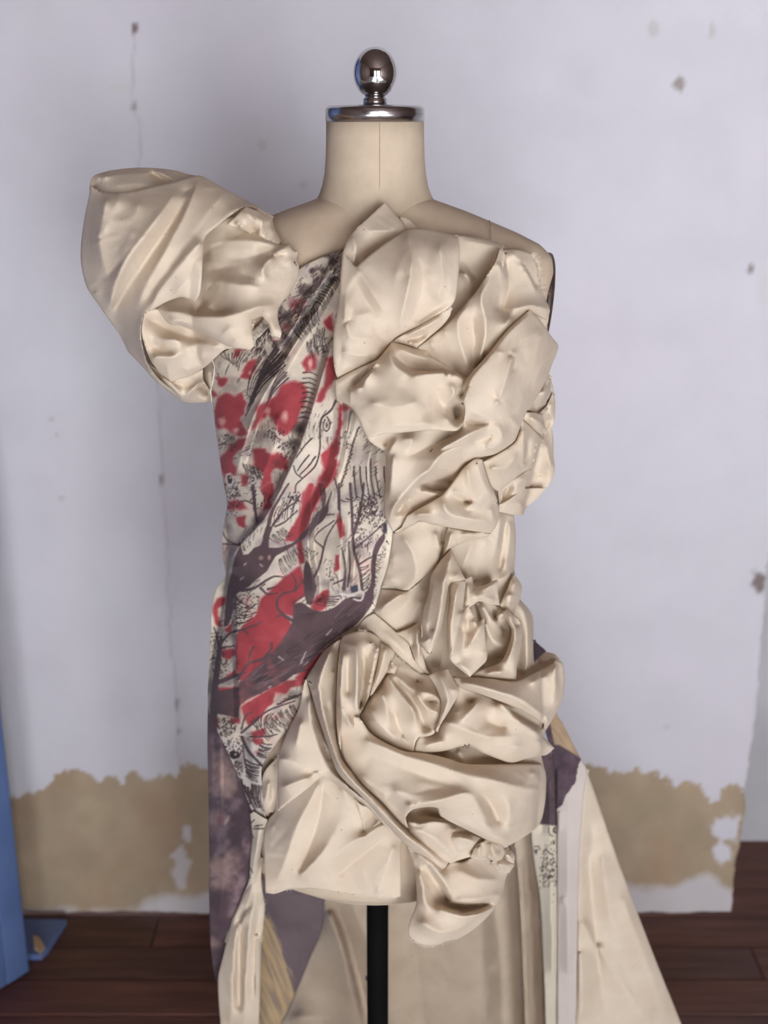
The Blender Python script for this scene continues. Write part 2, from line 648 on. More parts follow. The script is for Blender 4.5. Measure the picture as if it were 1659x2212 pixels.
M_BLUE = noisy_mat('blue_gloss_paint', (84, 104, 150), (98, 120, 168), scale=9, rough=0.4, bump=((12, 0.15, 0.004),))
M_BLUE2 = noisy_mat('pale_blue_paint', (112, 136, 190), (124, 148, 202), scale=9, rough=0.4, bump=((12, 0.15, 0.004),))
M_FLOOR = noisy_mat('old_red_floorboard', (80, 45, 36), (116, 70, 55), scale=5, rough=0.5, bump=((18, 0.3, 0.004),), detail=6, stretch=(1, 9, 1))
M_FLOOR2 = noisy_mat('old_dark_floorboard', (68, 39, 32), (98, 62, 50), scale=6, rough=0.45, bump=((18, 0.3, 0.004),), detail=6, stretch=(1, 9, 1))
M_SCREED = noisy_mat('pale_screed', (200, 198, 204), (214, 212, 218), scale=2, rough=0.6)
M_GAP = noisy_mat('floor_underlay', (20, 12, 10), (28, 18, 15), scale=5)
M_CHIP = noisy_mat('pale_chip', (178, 150, 118), (196, 168, 134), scale=20)
M_FRAME = noisy_mat('window_paint', (150, 110, 92), (170, 128, 108), scale=8, rough=0.5)

# ------------------------------------------------------------------ the room
WALL_Y = 0.765
ROOM_X0, ROOM_X1, ROOM_H = -2.6, 2.7, 3.1

def wall_paint(px, py, x, z):
    n1 = fbm(px / 90.0, py / 90.0, 3, 5); n2 = fbm(px / 14.0, py / 14.0, 9, 3); n3 = fbm(px / 260.0, py / 260.0, 21, 3)
    paint = srgb(208, 205, 212)[None, :] * np.ones((len(px), 1))
    paint = paint * (0.95 + 0.10 * n1 + 0.05 * (n3 - 0.5))[:, None]
    pk = np.clip((n3 - 0.45) * 3, 0, 1)[:, None]
    paint = paint * (1 - pk * np.array([[0.0, 0.025, 0.012]]))
    plaster = srgb(168, 149, 126)[None, :] * (0.80 + 0.40 * fbm(px / 60.0, py / 60.0, 5, 4))[:, None]
    warm = np.clip((fbm(px / 110.0, py / 110.0, 44, 3) - 0.5) * 3, 0, 1)[:, None] * 0.55
    plaster = plaster * (1 - warm) + srgb(166, 136, 112)[None, :] * warm
    # ragged lower limit of the white paint
    ex = [-400, 0, 30, 90, 108, 122, 160, 200, 215, 235, 262, 290, 310, 350, 384, 390, 450, 700, 1000, 1265, 1300, 1330, 1380, 1430, 1460, 1480, 1500, 1515, 1528, 1550, 1560, 1575, 1605, 1700]
    ey = [1725, 1722, 1716, 1712, 1692, 1668, 1662, 1672, 1692, 1668, 1688, 1665, 1686, 1668, 1682, 1650, 1660, 1668, 1660, 1656, 1650, 1668, 1658, 1675, 1692, 1684, 1690, 1700, 1726, 1731, 1700, 1692, 1706, 1706]
    lim = np.interp(px, ex, ey) + (n2 - 0.5) * 26 + (fbm(px / 5.0, py / 9.0, 77, 2) - 0.5) * 12
    a = np.clip((lim - py) / 3.0 + 0.5, 0, 1)
    def blob(cx, cy, rx, ry, wob=0.35, soft=0.25):
        r = np.sqrt(((px - cx) / rx) ** 2 + ((py - cy) / ry) ** 2) + (n2 - 0.5) * wob * 2
        return np.clip((1 - r) / soft, 0, 1)
    a = np.maximum(a, blob(1568, 1790, 34, 32, .5))
    a = np.maximum(a, blob(1560, 1838, 20, 30, .5))
    a = np.maximum(a, blob(405, 1800, 9, 22, .5) * 0.8)
    a = np.maximum(a, blob(392, 1870, 20, 55, .6) * 0.65)
    low = np.interp(px, [0, 130, 300, 450, 1280, 1450, 1530, 1600], [1968, 1952, 1942, 1915, 1905, 1915, 1900, 1930])
    a = np.maximum(a, np.clip((py - low + (n1 - 0.5) * 70) / 26, 0, 0.72))
    c = plaster * (1 - a[:, None]) + paint * a[:, None]
    # chips and smudges
    for cx, cy, rx, ry, col, k in [(292, 60, 8, 17, (120, 104, 100), 1), (290, 229, 6, 10, (150, 140, 138), .8), (1463, 181, 17, 18, (150, 138, 132), .9),
                                   (1620, 580, 9, 13, (140, 130, 128), .9), (1640, 1255, 20, 34, (110, 96, 92), .9), (1412, 62, 14, 20, (190, 184, 182), .7),
                                   (1537, 68, 8, 20, (186, 180, 176), .7), (565, 312, 12, 16, (196, 190, 190), .7), (656, 400, 14, 10, (190, 184, 182), .6),
                                   (349, 1033, 6, 16, (140, 130, 132), .9), (383, 1522, 6, 16, (128, 118, 118), .9), (387, 1578, 6, 10, (138, 128, 128), .8),
                                   (1652, 620, 22, 50, (206, 202, 204), .6), (112, 905, 6, 9, (178, 172, 176), .7), (124, 938, 5, 7, (180, 172, 176), .7), (134, 1075, 8, 6, (182, 174, 180), .7),
                                   (1440, 1570, 8, 8, (190, 182, 186), .5), (255, 190, 34, 14, (206, 202, 202), .6)]:
        w = blob(cx, cy, rx, ry, .45, .5)[:, None] * k
        c = c * (1 - w) + srgb(*col)[None, :] * w
    crk = [(291, 78), (287, 170), (291, 230), (306, 270), (303, 320), (302, 362), (318, 560), (345, 870), (350, 1030), (362, 1230), (372, 1400), (385, 1540), (388, 1650)]
    cxs = np.interp(py, [q[1] for q in crk], [q[0] for q in crk]) + (fbm(py / 30.0, px * 0, 8, 2) - .5) * 8
    w = np.clip(1 - np.abs(px - cxs) / 5.0, 0, 1) * np.where((py > 78) & (py < 1660), 0.22 + 0.16 * n2, 0)
    c = c * (1 - w[:, None]) + srgb(150, 142, 145)[None, :] * w[:, None]
    w = np.clip(1 - np.abs(px - cxs - 9) / 22.0, 0, 1) * np.where((py > 860) & (py < 1660), 0.10, 0)
    c = c * (1 - w[:, None]) + srgb(170, 160, 164)[None, :] * w[:, None]
    return c, a

def project(x, y, z):
    rx = x; ry = y + CAM_D; rz = z - CAM_Z
    f_ = ry * CP - rz * SP
    u_ = ry * SP + rz * CP
    return IW / 2 + FPX * rx / f_, IH / 2 - FPX * u_ / f_

xe = float(P(1584, 1955, WALL_Y).x)
def grid_wall(name, x0, x1, z0, z1, step, y):
    nx = int((x1 - x0) / step) + 1; nz = int((z1 - z0) / step) + 1
    X, Z = np.meshgrid(np.linspace(x0, x1, nx), np.linspace(z0, z1, nz))
    X = X.ravel(); Z = Z.ravel()
    px, py = project(X, y, Z)
    c, a = wall_paint(px, py, X, Z)
    # rough broken right-hand corner
    j = (fbm(Z * 18, Z * 0 + 3.3, 5, 3) - 0.5) * 0.022
    X = np.where(X > x1 - 0.5 * step, X + j, X)
    zb = np.where(Z < 0.5 * step, (fbm(X * 22, X * 0, 6, 3) - 0.5) * 0.014, 0)
    Y = y - 0.0022 * a + 0.004 * (fbm(X * 6, Z * 6, 12, 3) - 0.5)
    V = np.stack([X, Y, Z + zb], 1)
    i = np.arange(nx * nz).reshape(nz, nx)
    F = np.stack([i[:-1, :-1], i[:-1, 1:], i[1:, 1:], i[1:, :-1]], -1).reshape(-1, 4)
    nb = len(V)
    # right reveal of the wall end
    edge = i[:, -1]
    rev = V[edge] + np.array([0, 0.30, 0]); rev[:, 0] = x1
    k = nb + np.arange(nz)
    F2 = np.stack([edge[:-1], k[:-1], k[1:], edge[1:]], 1)
    V = np.concatenate([V, rev]); F = np.concatenate([F, F2])
    me = mesh_np(name, V, F)
    at = me.color_attributes.new('wall', 'FLOAT_COLOR', 'POINT')
    cc = np.concatenate([c, np.tile(srgb(206, 200, 204), (nz, 1))])
    at.data.foreach_set('color', np.concatenate([cc, np.ones((len(cc), 1))], 1).astype(np.float32).ravel())
    return link(name, me, M_WALL)

wall = grid_wall('wall_back', -0.95, xe, 0.0, 2.05, 0.005, WALL_Y)
tag(wall, 'white plaster wall with a peeled beige band along the floor', None, None, 'structure')

def quad_struct(name, co, mat, label=None, parent=None):
    me = mesh_np(name, [tuple(c) for c in co], [tuple(range(len(co)))])
    o = link(name, me, mat, parent, smooth=False)
    if parent is None:
        tag(o, label, None, None, 'structure')
    return o

bm = bmesh.new()
box(bm, ROOM_X0, -0.95, WALL_Y, WALL_Y + 0.3, 0, ROOM_H)
box(bm, -0.95, xe, WALL_Y + 0.001, WALL_Y + 0.3, 2.05, ROOM_H)
tag(bm_obj('wall_back_extension', bm, M_PLAIN, None, False), 'plain white plaster above and beside the peeled wall', None, None, 'structure')
REC_Y = WALL_Y + 0.25
bm = bmesh.new(); box(bm, xe - 0.02, ROOM_X1, REC_Y, REC_Y + 0.1, 0, ROOM_H)
tag(bm_obj('wall_recess', bm, M_GREY, None, False), 'grey set-back wall beyond the broken wall corner', None, None, 'structure')
bm = bmesh.new(); box(bm, ROOM_X0 - 0.1, ROOM_X0, WIN_Y, WALL_Y + 0.3, 0, ROOM_H)
tag(bm_obj('wall_left', bm, M_PANEL, None, False), 'side wall left of the dress form', None, None, 'structure')
bm = bmesh.new(); box(bm, ROOM_X1, ROOM_X1 + 0.1, WIN_Y, REC_Y + 0.1, 0, ROOM_H)
tag(bm_obj('wall_right', bm, M_PANEL, None, False), 'side wall right of the dress form', None, None, 'structure')
bm = bmesh.new(); box(bm, ROOM_X0 - 0.1, ROOM_X1 + 0.1, WIN_Y - 0.3, REC_Y + 0.1, ROOM_H, ROOM_H + 0.1)
tag(bm_obj('ceiling', bm, M_CEIL, None, False), 'dark brown ceiling', None, None, 'structure')
# window wall behind the camera
bm = bmesh.new()
z0, z1 = WINDOWS[0][2], WINDOWS[0][3]
box(bm, ROOM_X0, ROOM_X1, WIN_Y - 0.2, WIN_Y, 0, z0)
box(bm, ROOM_X0, ROOM_X1, WIN_Y - 0.2, WIN_Y, z1, ROOM_H)
xs = [ROOM_X0] + [v for w in WINDOWS for v in w[:2]] + [ROOM_X1]
for a, b in zip(xs[0::2], xs[1::2]):
    box(bm, a, b, WIN_Y - 0.2, WIN_Y, z0, z1)
tag(bm_obj('wall_front', bm, M_CEIL, None, False), 'window wall behind the camera', None, None, 'structure')
for i, (a, b, c, d, _) in enumerate(WINDOWS):
    wo = empty('window_%d' % (i + 1), ((a + b) / 2, WIN_Y, c)); tag(wo, ['window straight behind the camera', 'wider window behind the camera, on its right'][i], None, None, 'structure')
    bm = bmesh.new()
    for q in (a, b - 0.05): box(bm, q, q + 0.05, WIN_Y - 0.06, WIN_Y, c, d)
    for q in (c, d - 0.05): box(bm, a, b, WIN_Y - 0.06, WIN_Y, q, q + 0.05)
    bm_obj('window_frame', bm, M_FRAME, wo, False)
    bm = bmesh.new()
    box(bm, (a + b) / 2 - 0.02, (a + b) / 2 + 0.02, WIN_Y - 0.05, WIN_Y - 0.01, c, d)
    box(bm, a, b, WIN_Y - 0.05, WIN_Y - 0.01, c + 1.1, c + 1.14)
    bm_obj('glazing_bar', bm, M_FRAME, wo, False)

# floor: under-floor slab and single boards where the photograph shows them
bm = bmesh.new(); box(bm, ROOM_X0, ROOM_X1, WIN_Y, REC_Y + 0.02, -0.08, -0.016)
floor = tag(bm_obj('floor', bm, M_GAP, None, False), 'dark red-brown floorboards', None, None, 'structure')
yy = REC_Y + 0.01; k = 0
PW = 0.092
while yy > -0.75:
    segs = [(-2.2, -0.62 + 0.3 * math.sin(k * 2.3), 2.2)] if k % 2 else [(-2.2, 0.55 + 0.3 * math.sin(k * 1.7), 2.2)]
    for a, m_, b in segs:
        for (p, q) in ((a, m_), (m_ + 0.002, b)):
            bm = bmesh.new()
            dz = random.uniform(-0.0015, 0.001)
            box(bm, p, q, yy - PW + 0.003, yy, -0.02, dz, 0.002)
            bm_obj('floorboard', bm, M_FLOOR if random.random() < 0.6 else M_FLOOR2, floor, False)
    yy -= PW; k += 1
bm = bmesh.new(); box(bm, ROOM_X0, ROOM_X1, WIN_Y, yy, -0.02, 0.0)
tag(bm_obj('floor_front', bm, M_SCREED, None, False), 'pale screed floor behind the camera', None, None, 'structure')

# blue door leaf at the left edge and the blue board on the floor behind it
DY = 0.585
dx1 = float(P(64, 2098, DY).x)
door = empty('door_1', (dx1, DY, 0)); tag(door, 'blue painted wooden door leaf at the left edge of the picture', None, None, 'structure')
W_ = 0.80
def leaf(name, xa, xb, ya, yb, za, zb, mat, bev=0.003):
    bm = bmesh.new(); box(bm, xa, xb, ya, yb, za, zb, bev)
    o = bm_obj(name, bm, mat, None); o.parent = door
    return o
for xa, xb in ((-0.048, 0.0), (-W_, -W_ + 0.10)):
    leaf('stile', xa, xb, 0.0, 0.042, 0.004, 2.05, M_BLUE)
for za, zb in ((0.004, 0.14), (0.78, 0.92), (1.93, 2.05)):
    leaf('rail', -W_ + 0.10, -0.048, 0.001, 0.041, za, zb, M_BLUE)
for za, zb in ((0.14, 0.78), (0.92, 1.93)):
    leaf('panel', -W_ + 0.10, -0.048, 0.014, 0.03, za, zb, M_BLUE2, 0)
door.rotation_euler = (0, 0, R(52))
def floor_pt(px, py, z=0.0):
    u = (px - IW / 2) / FPX; v = -(py - IH / 2) / FPX
    dz = v * CP - SP
    t = (z - CAM_Z) / dz
    return (u * t, -CAM_D + (v * SP + CP) * t, z)
def slab(name, pts, th, mat, parent=None):
    top = [floor_pt(a, b, th) for a, b in pts]
    V = [(q[0], min(q[1], WALL_Y - 0.012), th) for q in top] + [(q[0], min(q[1], WALL_Y - 0.012), 0.0) for q in top]
    n = len(pts)
    F = [tuple(range(n))] + [tuple(range(2 * n - 1, n - 1, -1))] + [(i, n + i, n + (i + 1) % n, (i + 1) % n) for i in range(n)]
    return link(name, mesh_np(name, V, F), mat, parent, smooth=False)
tag(slab('blue_board', [(38, 1984), (143, 1986), (103, 2048), (88, 2062), (48, 2062)], 0.012, M_BLUE, None), 'short blue painted board lying on the floor by the blue door', 'board')
tag(slab('wood_chip', [(71, 2020), (84, 2024), (96, 2042), (88, 2054), (74, 2044)], 0.020, M_CHIP, None), 'small pale chip of wood on the blue floor board', 'wood chip')

# ------------------------------------------------------------------ dress form
form = empty('dress_form', (0, 0, 0))
tag(form, 'cream linen tailor dress form with chrome neck cap on a black pole', 'dress form')
def loft_body(name, Z, mat, cap0, cap1):
    seg = 96
    V = []; F = []
    for z in Z:
        a = np.interp(z, SZ, SECT[::-1, 1]); bf = np.interp(z, SZ, SECT[::-1, 2]); bb = np.interp(z, SZ, SECT[::-1, 3])
        for k in range(seg):
            t = 2 * math.pi * k / seg
            c, s = math.cos(t), math.sin(t)
            V.append((BODY_CX + a * c, (bf if s < 0 else bb) * s, CAM_Z + z))
    n = len(Z)
    for i in range(n - 1):
        for k in range(seg):
            F.append((i * seg + k, (i + 1) * seg + k, (i + 1) * seg + (k + 1) % seg, i * seg + (k + 1) % seg))
    if cap0: F.append(tuple(range(seg - 1, -1, -1)))
    if cap1: F.append(tuple((n - 1) * seg + k for k in range(seg)))
    me = mesh_np(name, V, F)
    return link(name, me, mat, form)
torso = loft_body('torso', np.concatenate([np.linspace(-0.073, -0.16, 30), np.linspace(-0.17, -0.80, 64)]), M_BODY, True, False)
loft_body('torso_base', np.linspace(-0.80, -0.864, 18), M_FORM, False, True)
NX = float(P(810, 250, 0).x)
def zr_of(py, y=0.0): return float(P(810, py, y).z)
def rad(w): return w / FPX * (CAM_D * CP + 0.02)
bm = bmesh.new()
prof = [(0.0, zr_of(262))]
for py_, w_ in ((262, 101), (264, 104), (300, 104.5), (340, 106), (375, 109), (400, 114), (418, 120), (432, 127), (436, 118)):
    prof.append((rad(w_), zr_of(py_)))
prof.append((0.0, prof[-1][1]))
lathe(bm, prof, 80, NX, 0.0, 1.0, 1.03)
# the neck leans forward: its base dips toward the front
def neck_dip(z, y):
    t = min(1.0, max(0.0, (zr_of(330) - z) / (zr_of(330) - zr_of(432))))
    return 0.36 * t * max(0.0, -y)
for v in bm.verts:
    v.co.z -= neck_dip(v.co.z, v.co.y)
neck = bm_obj('neck', bm, M_FORM, form)
bm = bmesh.new()
rc = rad(105)
zb, zt = zr_of(263), zr_of(231)
lathe(bm, [(0, zb), (rc, zb), (rc, zt - 0.002), (rc - 0.001, zt - 0.0005), (rc - 0.004, zt + 0.0012), (rc * 0.5, zt + 0.002), (0, zt + 0.002)], 96, NX, 0)
cap = bm_obj('neck_cap', bm, M_STEEL, form); cap['label'] = 'brushed steel neck cap'
bm = bmesh.new()
zs = zr_of(213)
lathe(bm, [(0, zt), (rad(25), zt), (rad(25), zs), (rad(22), zs + 0.001), (rad(21), zs + 0.003), (0, zs + 0.003)], 48, NX, 0)
bm_obj('finial_collar', bm, M_STEEL, cap)
bm = bmesh.new()
bmesh.ops.create_uvsphere(bm, u_segments=64, v_segments=40, radius=1.0)
zc_, rb = zr_of(157), rad(46.5)
bmesh.ops.scale(bm, vec=(rb, rb, rb * 1.12), verts=bm.verts)
bmesh.ops.translate(bm, vec=(NX + rad(1), 0, zc_), verts=bm.verts)
fb = bm_obj('finial_ball', bm, M_CHROME, cap); fb['label'] = 'polished dark chrome ball finial'
# arm plate of the left shoulder (right in the picture)
def arm_plate(sgn, xx):
    bm = bmesh.new()
    prof = [(0, 0.004), (0.9, 0.004), (0.98, 0.002), (1.0, 0.0), (1.0, -0.005), (0, -0.005)]
    lathe(bm, prof, 56)
    for v in bm.verts:
        r0 = Vector((v.co.x * 0.046, v.co.y * 0.056, v.co.z))
        v.co = Vector((xx + sgn * (r0.z + 0.10 * r0.y), r0.x + 0.020, CAM_Z - 0.188 + r0.y))
    bmesh.ops.recalc_face_normals(bm, faces=bm.faces[:])
    o = bm_obj('arm_plate', bm, M_PLATE, form); o['label'] = 'dark wooden oval arm plate'
arm_plate(1, 0.170)
arm_plate(-1, -0.190)
# seams
def seam(pts, off=0.0006, r=0.0005):
    out = []
    for px_, py_ in [tuple(q) for q in cr(pts, 8)]:
        y = float(body_depth(np.array([px_]), np.array([py_]))[0])
        out.append(P(px_, py_, y))
    bm = bmesh.new(); tube(bm, out, r, 5)
    return out
bm = bmesh.new()
cs = []
for py_ in np.linspace(265, 484, 34):
    rr = np.interp(py_, [262, 340, 375, 400, 418, 432, 450, 470], [rad(104), rad(106), rad(109), rad(114), rad(120), rad(127), rad(136), rad(146)])
    q_ = P(820.5, py_, -rr * 1.03)
    for _k in range(6):
        z0_ = q_.z + neck_dip(q_.z, q_.y)
        pr = sorted([(q[1], q[0]) for q in prof[1:-2]])
        q_ = P(820.5, py_, -1.03 * float(np.interp(z0_, [q[0] for q in pr], [q[1] for q in pr])) - 0.0002)
    cs.append(q_)
tube(bm, cs, 0.00045, 5)
bm_obj('seam', bm, M_SEAM, form)
# seam where the neck joins the shoulders
ns = []
for k in range(41):
    th = math.pi + math.pi * k / 40
    xx, yy_ = (rad(127) + 0.0004) * math.cos(th), (rad(127) * 1.03 + 0.0004) * math.sin(th)
    ns.append(Vector((NX + xx, yy_, zr_of(432) - neck_dip(zr_of(432), yy_))))
bm = bmesh.new(); tube(bm, ns, 0.00055, 5)
bm_obj('seam', bm, M_SEAM, form)
sh = []
for px_, py_ in ((1057, 476), (1060, 490), (1062, 520), (1062, 545)):
    sh.append(P(px_, py_, float(body_depth(np.array([float(px_)]), np.array([float(py_)]))[0]) - 0.001))
bm = bmesh.new(); tube(bm, sh, 0.0005, 5)
bm_obj('seam', bm, M_SEAM, form)
# stand
bm = bmesh.new()
PX = float(P(815.5, 2000, 0).x)
lathe(bm, [(0, 0.02), (0.0135, 0.02), (0.0135, CAM_Z - 0.80), (0, CAM_Z - 0.80)], 32, PX, 0.0)
bm_obj('stand_pole', bm, M_BLACK, form)
bm = bmesh.new()
lathe(bm, [(0, 0.001), (0.20, 0.001), (0.20, 0.012), (0.19, 0.018), (0.03, 0.026), (0.02, 0.05), (0, 0.05)], 48, PX, 0.0)
bm_obj('stand_base', bm, M_BLACK, form)
bm = bmesh.new()
p = P(797, 2112, 0.0); tube(bm, [p + Vector((0.012, 0, 0)), p, p + Vector((-0.004, 0, -0.001))], 0.003, 8)
bm_obj('pole_screw', bm, M_STEEL, form)

# ------------------------------------------------------------------ the dress: one garment pinned to the form, every fold a part
dress = empty('draped_dress', (0, 0, 0.9))
tag(dress, 'one-shouldered cream muslin dress with gathered ruffles and red tree print bodice', 'dress')
MU = M_MUSLIN
def C(name, outline, feats=(), **k):
    k.setdefault('hs', 1.3)
    return cloth(name, dress, k.pop('mat', MU), outline, feats, **k)

# ---- foundation under the ruffles (closes what shows between the folds)
C('muslin_underlayer', [(760, 560, 4), (1000, 505, 6), (1150, 560, 4), (1180, 680, 3), (1185, 800, 3), (1185, 950, 3), (1150, 1060, 3), (1105, 1110, 4), (1108, 1200, 4), (1110, 1290, 4), (1140, 1400, 4), (1165, 1520, 4),
   (1165, 1640, 4), (1150, 1780, 4), (1060, 1830, 4), (900, 1800, 4), (760, 1700, 4), (620, 1690, 4), (620, 1640, 4), (690, 1480, 4), (760, 1390, 4), (800, 1350, 4), (830, 1250, 4), (850, 1150, 4), (845, 1050, 4), (830, 980, 4), (780, 900, 4), (740, 800, 4), (740, 650, 4)],
  step=9, roll=None, lip=3, wr=0.5, hs=1.0)

# ---- upper ruffle -------------------------------------------------------------------------
C('collar_fold', [(832, 436, 20), (850, 457, 20), (866, 477, 24), (877, 497, 28), (880, 520, 26), (840, 545, 24), (800, 575, 20), (770, 605, 18), (738, 600, 28), (738, 560, 34), (741, 544, 36), (757, 508, 34), (795, 470, 26)],
  [[(757, 508, 38), (768, 535, 40), (764, 575, 34)], [(768, 540, 38), (772, 575, 12)], [(800, 500, 30), (845, 500, 28)], [(868, 500, 26), (830, 528, 16), (790, 556, 10)]], roll=(7, 2), lip=6, wr=.9)
C('collar_tab', [(862, 470, 14), (872, 469, 16), (886, 477, 15), (905, 496, 10), (880, 502, 12), (866, 482, 12)], roll=(5, 2), lip=4)
C('pocket_fold', [(960, 505, 14), (990, 508, 20), (1040, 515, 24), (1064, 520, 28), (1080, 528, 36), (1090, 548, 42), (1086, 580, 36), (1060, 620, 22), (1025, 660, 18), (970, 715, 14), (900, 745, 10), (960, 640, 8)],
  [[(1004, 520, 22), (1050, 528, 28), (1070, 535, 32)], [(1060, 545, 22), (1052, 590, 12), (1020, 640, 8)], [(1000, 560, 14), (1025, 600, 9)], [(996, 588, 26), (1008, 596, 28), (1016, 612, 22), (1018, 640, 14)], [(990, 640, 14), (960, 690, 8)]], roll=(8, 3), wr=.6)
C('shoulder_fold', [(902, 752, 30), (930, 728, 34), (960, 705, 38), (1022, 637, 46), (1050, 597, 50), (1072, 562, 50), (1080, 535, 44), (1086, 542, 38), (1089, 556, 18), (1091, 540, 14), (1110, 538, 16), (1150, 548, 10), (1160, 570, 8), (1166, 605, 8), (1175, 640, 12), (1188, 670, 18), (1180, 692, 16), (1140, 672, 26), (1128, 690, 30), (1097, 722, 34), (1050, 780, 32), (1010, 826, 22), (960, 800, 20), (925, 770, 24)],
  [[(1076, 570, 50), (1084, 590, 40), (1080, 640, 24), (1076, 668, 20)], [(1094, 560, 14), (1100, 620, 18), (1085, 672, 20)], [(1088, 676, 22), (1110, 668, 32), (1150, 662, 34), (1186, 670, 24)],
   [(1062, 600, 50), (1040, 640, 56), (1050, 700, 54), (1046, 740, 48), (1036, 778, 40)], [(1100, 690, 44), (1070, 730, 40), (1055, 765, 36)], [(1050, 760, 26), (1036, 785, 18), (1030, 795, 16)],
   [(1010, 660, 48), (990, 690, 48), (990, 720, 46), (1000, 760, 42), (1012, 792, 32)], [(1020, 690, 42), (1024, 740, 36), (1018, 790, 24)], [(960, 712, 42), (975, 760, 36)], [(930, 740, 38), (955, 775, 26), (985, 800, 18)], [(1120, 560, 22), (1145, 600, 20), (1160, 640, 22)], [(1105, 545, 22), (1135, 580, 14), (1160, 620, 8)]], wr=1.1)
C('armhole_fold', [(1135, 664, 16), (1160, 668, 14), (1187, 672, 12), (1184, 695, 12), (1178, 718, 12), (1160, 705, 10), (1140, 690, 14)], [[(1150, 672, 18), (1165, 695, 6)]], roll=(6, 2), lip=5)
C('main_petal', [(741, 544, 44), (736, 590, 44), (733, 640, 44), (727, 680, 42), (720, 720, 40), (719, 760, 38), (723, 800, 34), (729, 818, 30), (770, 797, 26), (813, 777, 22), (835, 755, 20), (847, 737, 24), (862, 726, 30), (900, 708, 40), (940, 684, 46), (975, 661, 50), (985, 640, 52), (992, 575, 54), (993, 535, 52), (990, 511, 46), (962, 504, 40), (930, 497, 38), (886, 495, 38), (850, 513, 42), (800, 549, 46), (768, 577, 50), (755, 562, 46)],
  [[(768, 578, 52), (784, 598, 54), (807, 637, 56), (830, 672, 54)], [(760, 590, 50), (790, 650, 48), (820, 690, 48)], [(880, 510, 50), (890, 560, 62), (880, 630, 64), (866, 690, 54)], [(905, 560, 58), (915, 610, 56), (890, 690, 44)], [(950, 530, 60), (955, 600, 62), (945, 650, 56)], [(975, 600, 58), (970, 640, 56)], [(745, 640, 50), (748, 700, 52), (760, 730, 50), (800, 730, 46)], [(742, 700, 46), (765, 684, 50), (800, 676, 50)],
   [(840, 700, 46), (846, 735, 26)], [(870, 700, 48), (852, 733, 26)], [(800, 710, 48), (838, 740, 24)], [(740, 760, 46), (780, 768, 42), (820, 760, 30)], [(738, 800, 36), (790, 782, 30)], [(960, 655, 48), (900, 695, 38)]], wr=1.0)
C('gather_fold', [(846, 739, 22), (862, 728, 34), (900, 708, 42), (940, 684, 46), (976, 662, 50), (972, 682, 46), (955, 704, 40), (925, 730, 36), (900, 752, 30), (880, 745, 26), (862, 741, 24)],
  [[(870, 728, 44), (910, 708, 50), (950, 685, 52)], [(858, 735, 34), (890, 732, 30), (920, 722, 32)], [(864, 738, 36), (900, 744, 38)]], step=3, roll=(6, 3), lip=8, blur=1)
C('cheek_fold', [(722, 822, 34), (724, 855, 34), (727, 864, 34), (757, 878, 42), (775, 908, 48), (790, 942, 50), (798, 945, 52), (830, 938, 54), (862, 935, 54), (940, 929, 56), (985, 931, 54), (999, 919, 50), (1004, 895, 44), (1004, 872, 40), (1012, 818, 26), (985, 802, 26), (930, 768, 28), (925, 756, 30), (897, 751, 28), (870, 744, 26), (847, 738, 26), (834, 755, 30), (813, 778, 30), (770, 797, 30)],
  [[(845, 743, 30), (834, 755, 42), (818, 776, 50), (800, 805, 54), (783, 832, 54)], [(812, 790, 34), (790, 810, 28), (764, 834, 24)], [(790, 800, 30), (750, 818, 34), (730, 830, 36)], [(757, 845, 44), (757, 876, 44)], [(760, 840, 40), (778, 838, 52)],
   [(838, 758, 46), (850, 786, 52), (870, 803, 54), (886, 814, 55)], [(852, 768, 34), (880, 790, 30), (925, 800, 28), (965, 803, 26), (1000, 812, 22)], [(860, 752, 36), (900, 770, 38), (930, 776, 36)], [(890, 812, 56), (937, 806, 58), (970, 806, 58), (990, 813, 56), (1002, 824, 50)],
   [(800, 870, 58), (850, 880, 62), (900, 870, 62)], [(942, 828, 56), (948, 860, 46), (958, 880, 44), (970, 905, 48)], [(975, 830, 60), (980, 850, 58), (966, 872, 46)], [(1000, 835, 50), (985, 860, 44), (974, 878, 30)], [(984, 880, 16), (986, 905, 18)], [(962, 900, 52), (980, 922, 54), (994, 922, 54)], [(840, 920, 58), (930, 915, 60)]], wr=1.0)
